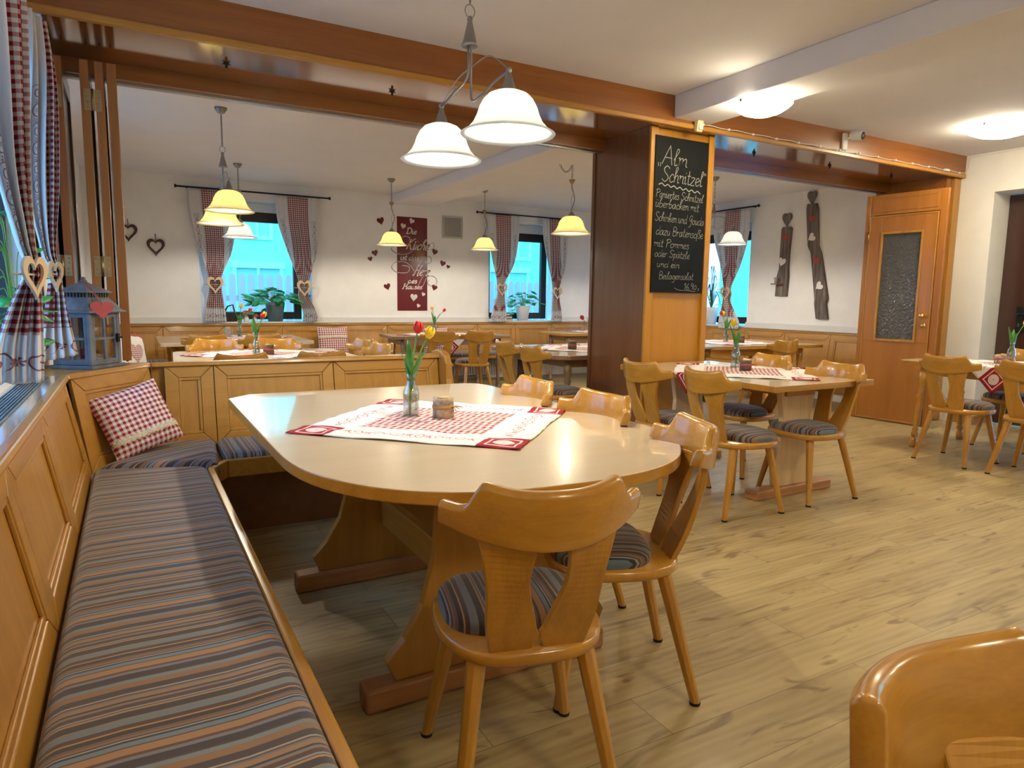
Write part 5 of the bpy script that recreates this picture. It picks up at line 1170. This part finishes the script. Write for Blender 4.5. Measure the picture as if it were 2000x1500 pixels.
MB().box(S-.035, S-.018, -S-.012, -S, .13, .175).box(S-.04, S-.005, -S-.018, -S-.01, .148, .160).xf(Matrix.Rotation(0, 4, 'Z')).build('latch', 'black', ln, bevel=.002)
def pyr(mb, lv):
    vs = []; 
    for r, z in lv: vs += [(-r, -r, z), (r, -r, z), (r, r, z), (-r, r, z)]
    fs = [(0, 3, 2, 1), tuple(4*(len(lv)-1)+k for k in range(4))]
    for i in range(len(lv)-1):
        for k in range(4): fs.append((4*i+k, 4*i+(k+1) % 4, 4*i+4+(k+1) % 4, 4*i+4+k))
    return mb.add(vs, fs)
pyr(MB(), [(S+.026, .283), (S+.026, .291), (S+.010, .300), (S-.005, .325), (.085, .350), (.075, .362)]).build('lower_roof', 'zinc', ln, bevel=.002)
mb = MB(); 
for k in range(4):
    m2 = MB()
    for j in range(9): m2.box(-.072+j*.018, -.066+j*.018, -.076, -.070, .360, .386)
    m2.xf(Matrix.Rotation(k*pi/2, 4, 'Z')); mb.add(m2.v, m2.f)
mb.box(-.066, .066, -.066, .066, .36, .386); mb.build('vent_band', 'ventd', ln)
pyr(MB(), [(.092, .384), (.092, .389), (.055, .412), (.022, .432), (.012, .440)]).build('upper_roof', 'zinc', ln, bevel=.002)
MB().lathe([(.016, .438), (.018, .446), (.010, .452), (.012, .460), (.001, .466)], 16).build('finial', 'zinc', ln)
MB().lathe([(.001, 0), (.034, 0), (.036, .075), (.030, .078), (.001, .072)], 24, (0, 0, .0185)).build('pillar_candle', 'waxr', ln)
hh = thing('hanging_heart', 'faded red felt heart hanging on the roof of the lantern', 'decoration', (-.125, 4.005, 1.165), radians(10))
MB().hexa([(x, .003, y) for x, y in heart(30, .105, .09)], [(x, -.003, y) for x, y in heart(30, .105, .09)]).build('heart', 'redfelt', hh)
MB().tube([(0, 0, .03), (-.03, .055, .09), (-.068, .13, .165)], .0022, 6).tube([(.004, 0, .03), (-.02, .06, .09), (-.062, .135, .165)], .0018, 6).build('string', 'ribbon', hh)
# ================================================================== PLANTS AND SILL THINGS
def plant(label, loc, potm, pr, ph, leafm, n, spread, hgt, ls, seed, narrow=False):
    rg = random.Random(seed); t = thing('potted_plant', label, 'plant', loc)
    MB().lathe([(pr*.72, 0), (pr*.95, ph*.8), (pr, ph), (pr*.92, ph), (pr*.88, ph*.85), (.001, ph*.85)], 24).build('pot', potm, t)
    st = MB(); lm = MB()
    for k in range(n):
        a = rg.uniform(0, 2*pi); rr = spread*rg.uniform(.25, 1); z = ph+hgt*rg.uniform(.1, 1)*(1.0 if rr < spread*.7 else .4) - (ph*.6 if rg.random() < .25 and rr > spread*.6 else 0)
        e = Vector((rr*cos(a), rr*sin(a)*.55, z)); mid = Vector((e.x*.45, e.y*.45, ph+max(.02, (z-ph)*.8)+.03))
        st.tube(smooth_path([(0, 0, ph*.84), tuple(mid), tuple(e)], 4), .0022, 5)
        if narrow:
            p = smooth_path([(0, 0, ph*.84), tuple(mid*1.0+Vector((0, 0, hgt*.4))), tuple(e)], 6); vs = []; N = len(p)
            for i, q in enumerate(p): w = .006*sin(pi*(i/(N-1)*.95+.04)); vs += [(q[0]-w*sin(a), q[1]+w*cos(a), q[2]), (q[0]+w*sin(a), q[1]-w*cos(a), q[2])]
            lm.add(vs, [(2*i, 2*i+1, 2*i+3, 2*i+2) for i in range(N-1)], True)
        else:
            s = ls*rg.uniform(.7, 1.15); d = Vector((cos(a), sin(a), rg.uniform(-.6, .3))).normalized(); side = d.cross(Vector((rg.uniform(-.4, .4), rg.uniform(-.9, .2), 1))).normalized(); nn = side.cross(d).normalized()
            out = [e+d*(x*s)+side*(y*s*.8)+nn*(-.15*s*(abs(y)*1.2+x*x*.5)) for x, y in ((0, 0), (-.06, .32), (.2, .5), (.55, .42), (.85, .2), (1.05, 0), (.85, -.2), (.55, -.42), (.2, -.5), (-.06, -.32))]
            c = e+d*(.45*s); lm.add([c]+out, [(0, i+1, (i+1) % 10+1) for i in range(10)], True)
    st.build('stems', 'stem', t); lv = lm.build('foliage', leafm, t, solid=.001); return t
plant('trailing house plant in a grey blue pot on the first window sill', (1.72, 9.70, .906), 'pot', .13, .26, 'vine', 44, .36, .20, .17, 3)
plant('pale green trailing plant in a white pot on the second window sill', (5.62, 9.70, .906), 'potw', .12, .24, 'vine', 34, .34, .26, .11, 9)
plant('narrow leaved plant in a white pot on the third window sill', (7.96, 7.84, .906), 'potw', .12, .26, 'vined', 22, .42, .50, .1, 5, True)
plant('big dark leafy plant on the floor behind the table by the pillar', (4.95, 5.15, 0), 'pot', .16, .30, 'vined', 60, .36, .50, .16, 12)
plant('house plant in the near left window behind the curtains', (-.415, 3.45, .8745), 'potw', .05, .11, 'vine', 34, .085, .60, .085, 21)
for x, s, l in ((1.34, 1.0, 'larger'), (1.45, .72, 'smaller')):
    t = thing('mushroom_figurine', l+' red-capped mushroom figurine on the first window sill', 'figurine', (x, 9.64, .906), 0, 'mushroom figurines')
    MB().lathe([(.03*s, 0), (.036*s, .02*s), (.022*s, .07*s), (.02*s, .09*s)], 16).build('stalk', 'white', t)
    MB().lathe([(.02*s, .085*s), (.062*s, .085*s), (.058*s, .11*s), (.035*s, .14*s), (.001, .15*s)], 20).build('cap', 'redfelt', t)
t = thing('telephone', 'black box with a small handle on the first window sill behind the left curtain', 'box', (1.14, 9.68, .906))
MB().box(-.13, .11, -.07, .07, 0, .13).build('body', 'black', t, bevel=.012); MB().tube([(-.06, 0, .13), (-.02, 0, .20), (.04, -.02, .22), (.06, 0, .13)], .010, 8).build('handle', 'black', t)
t.name = 'black_box'
for k in range(5):
    w_ = .13-.008*k; o = MB().box(-w_, w_, -.08, .08, 0, .022).build('cover', ['lace', 'zinc', 'fabricwhite', 'chdark_x', 'fabricwhite'][k]); o.name = 'book'; o.location = (5.24+.008*(k % 2), 9.66, .906+k*.0222); o.rotation_euler[2] = .06*((k*3) % 4-1.5)
    tag(o, 'book number %s from the bottom of the small stack on the second window sill' % ['one', 'two', 'three', 'four', 'five'][k], 'book', 'stacked books on the window sill')
# ================================================================== OUTSIDE
struct(MB().box(-14, XL-.86, -8, 24, -.25, -.15).box(XRB+.45, 24, -8, 24, -.25, -.15).box(XL-.86, XRB+.45, YB+.45, 24, -.25, -.15), 'ground', 'grass')
h = thing('neighbouring_house', 'pale house across the garden seen through the far windows', 'house', (5.5, 17, -.15))
child(MB().box(-3, 11.5, 16, 22, -.15, 8), 'wall', 'house', h)
for x0, x1, z0, z1 in ((2.05, 2.95, -.1, 1.85), (2.25, 2.75, 2.55, 3.4), (5.2, 6.2, .8, 1.9), (8.25, 9.35, 1.0, 1.95), (8.75, 9.4, 2.35, 3.3), (.3, 1.1, .8, 1.9)):
    fm = child(MB().box(x0-.08, x1+.08, 15.94, 16.02, z0-.08, z0).box(x0-.12, x1+.12, 15.92, 16.02, z1, z1+.14).box(x0-.08, x0, 15.94, 16.02, z0, z1).box(x1, x1+.08, 15.94, 16.02, z0, z1).box((x0+x1)/2-.03, (x0+x1)/2+.03, 15.94, 16.02, z0, z1), 'window_frame', 'housew', h)
    o = MB().box(x0, x1, 15.98, 16.01, z0, z1).build('pane', 'houseg', fm)
h2 = thing('neighbouring_house', 'pale house seen through the third window right of the pillar', 'house', (18, 8, -.15))
child(MB().box(15, 20, 2, 14.5, -.15, 8), 'wall', 'house', h2)
fm = child(MB().box(14.92, 15.0, 8.4, 8.5, .9, 2.1).box(14.92, 15.0, 9.6, 9.7, .9, 2.1).box(14.92, 15.0, 8.4, 9.7, 2.1, 2.2).box(14.92, 15.0, 8.4, 9.7, .8, .9), 'window_frame', 'housew', h2); MB().box(14.96, 14.99, 8.5, 9.6, .9, 2.1).build('pane', 'houseg', fm)
fc = thing('picket_fence', 'grey picket fence with rounded tops beyond the far windows', 'fence', (4.5, 12.5, -.15))
for k in range(56):
    x = .6+k*.155; 
    if x > 8.6: break
    pr_ = [(x-.055, 0), (x+.055, 0), (x+.055, 1.40), (x+.04, 1.455), (x, 1.475), (x-.04, 1.455), (x-.055, 1.40)]
    child(MB().hexa([(a, 12.50, b+.15) for a, b in pr_], [(a, 12.52, b+.15) for a, b in pr_]), 'picket', 'fence', fc)
child(MB().box(.55, .65, 12.56, 12.66, -.15, 1.3).box(3.2, 3.3, 12.56, 12.66, -.15, 1.3).box(5.9, 6.0, 12.56, 12.66, -.15, 1.3).box(8.5, 8.6, 12.56, 12.66, -.15, 1.3), 'fence_post', 'fence', fc)
child(MB().box(.5, 8.7, 12.52, 12.56, 1.15, 1.25).box(.5, 8.7, 12.52, 12.56, .4, .5), 'rails', 'fence', fc)
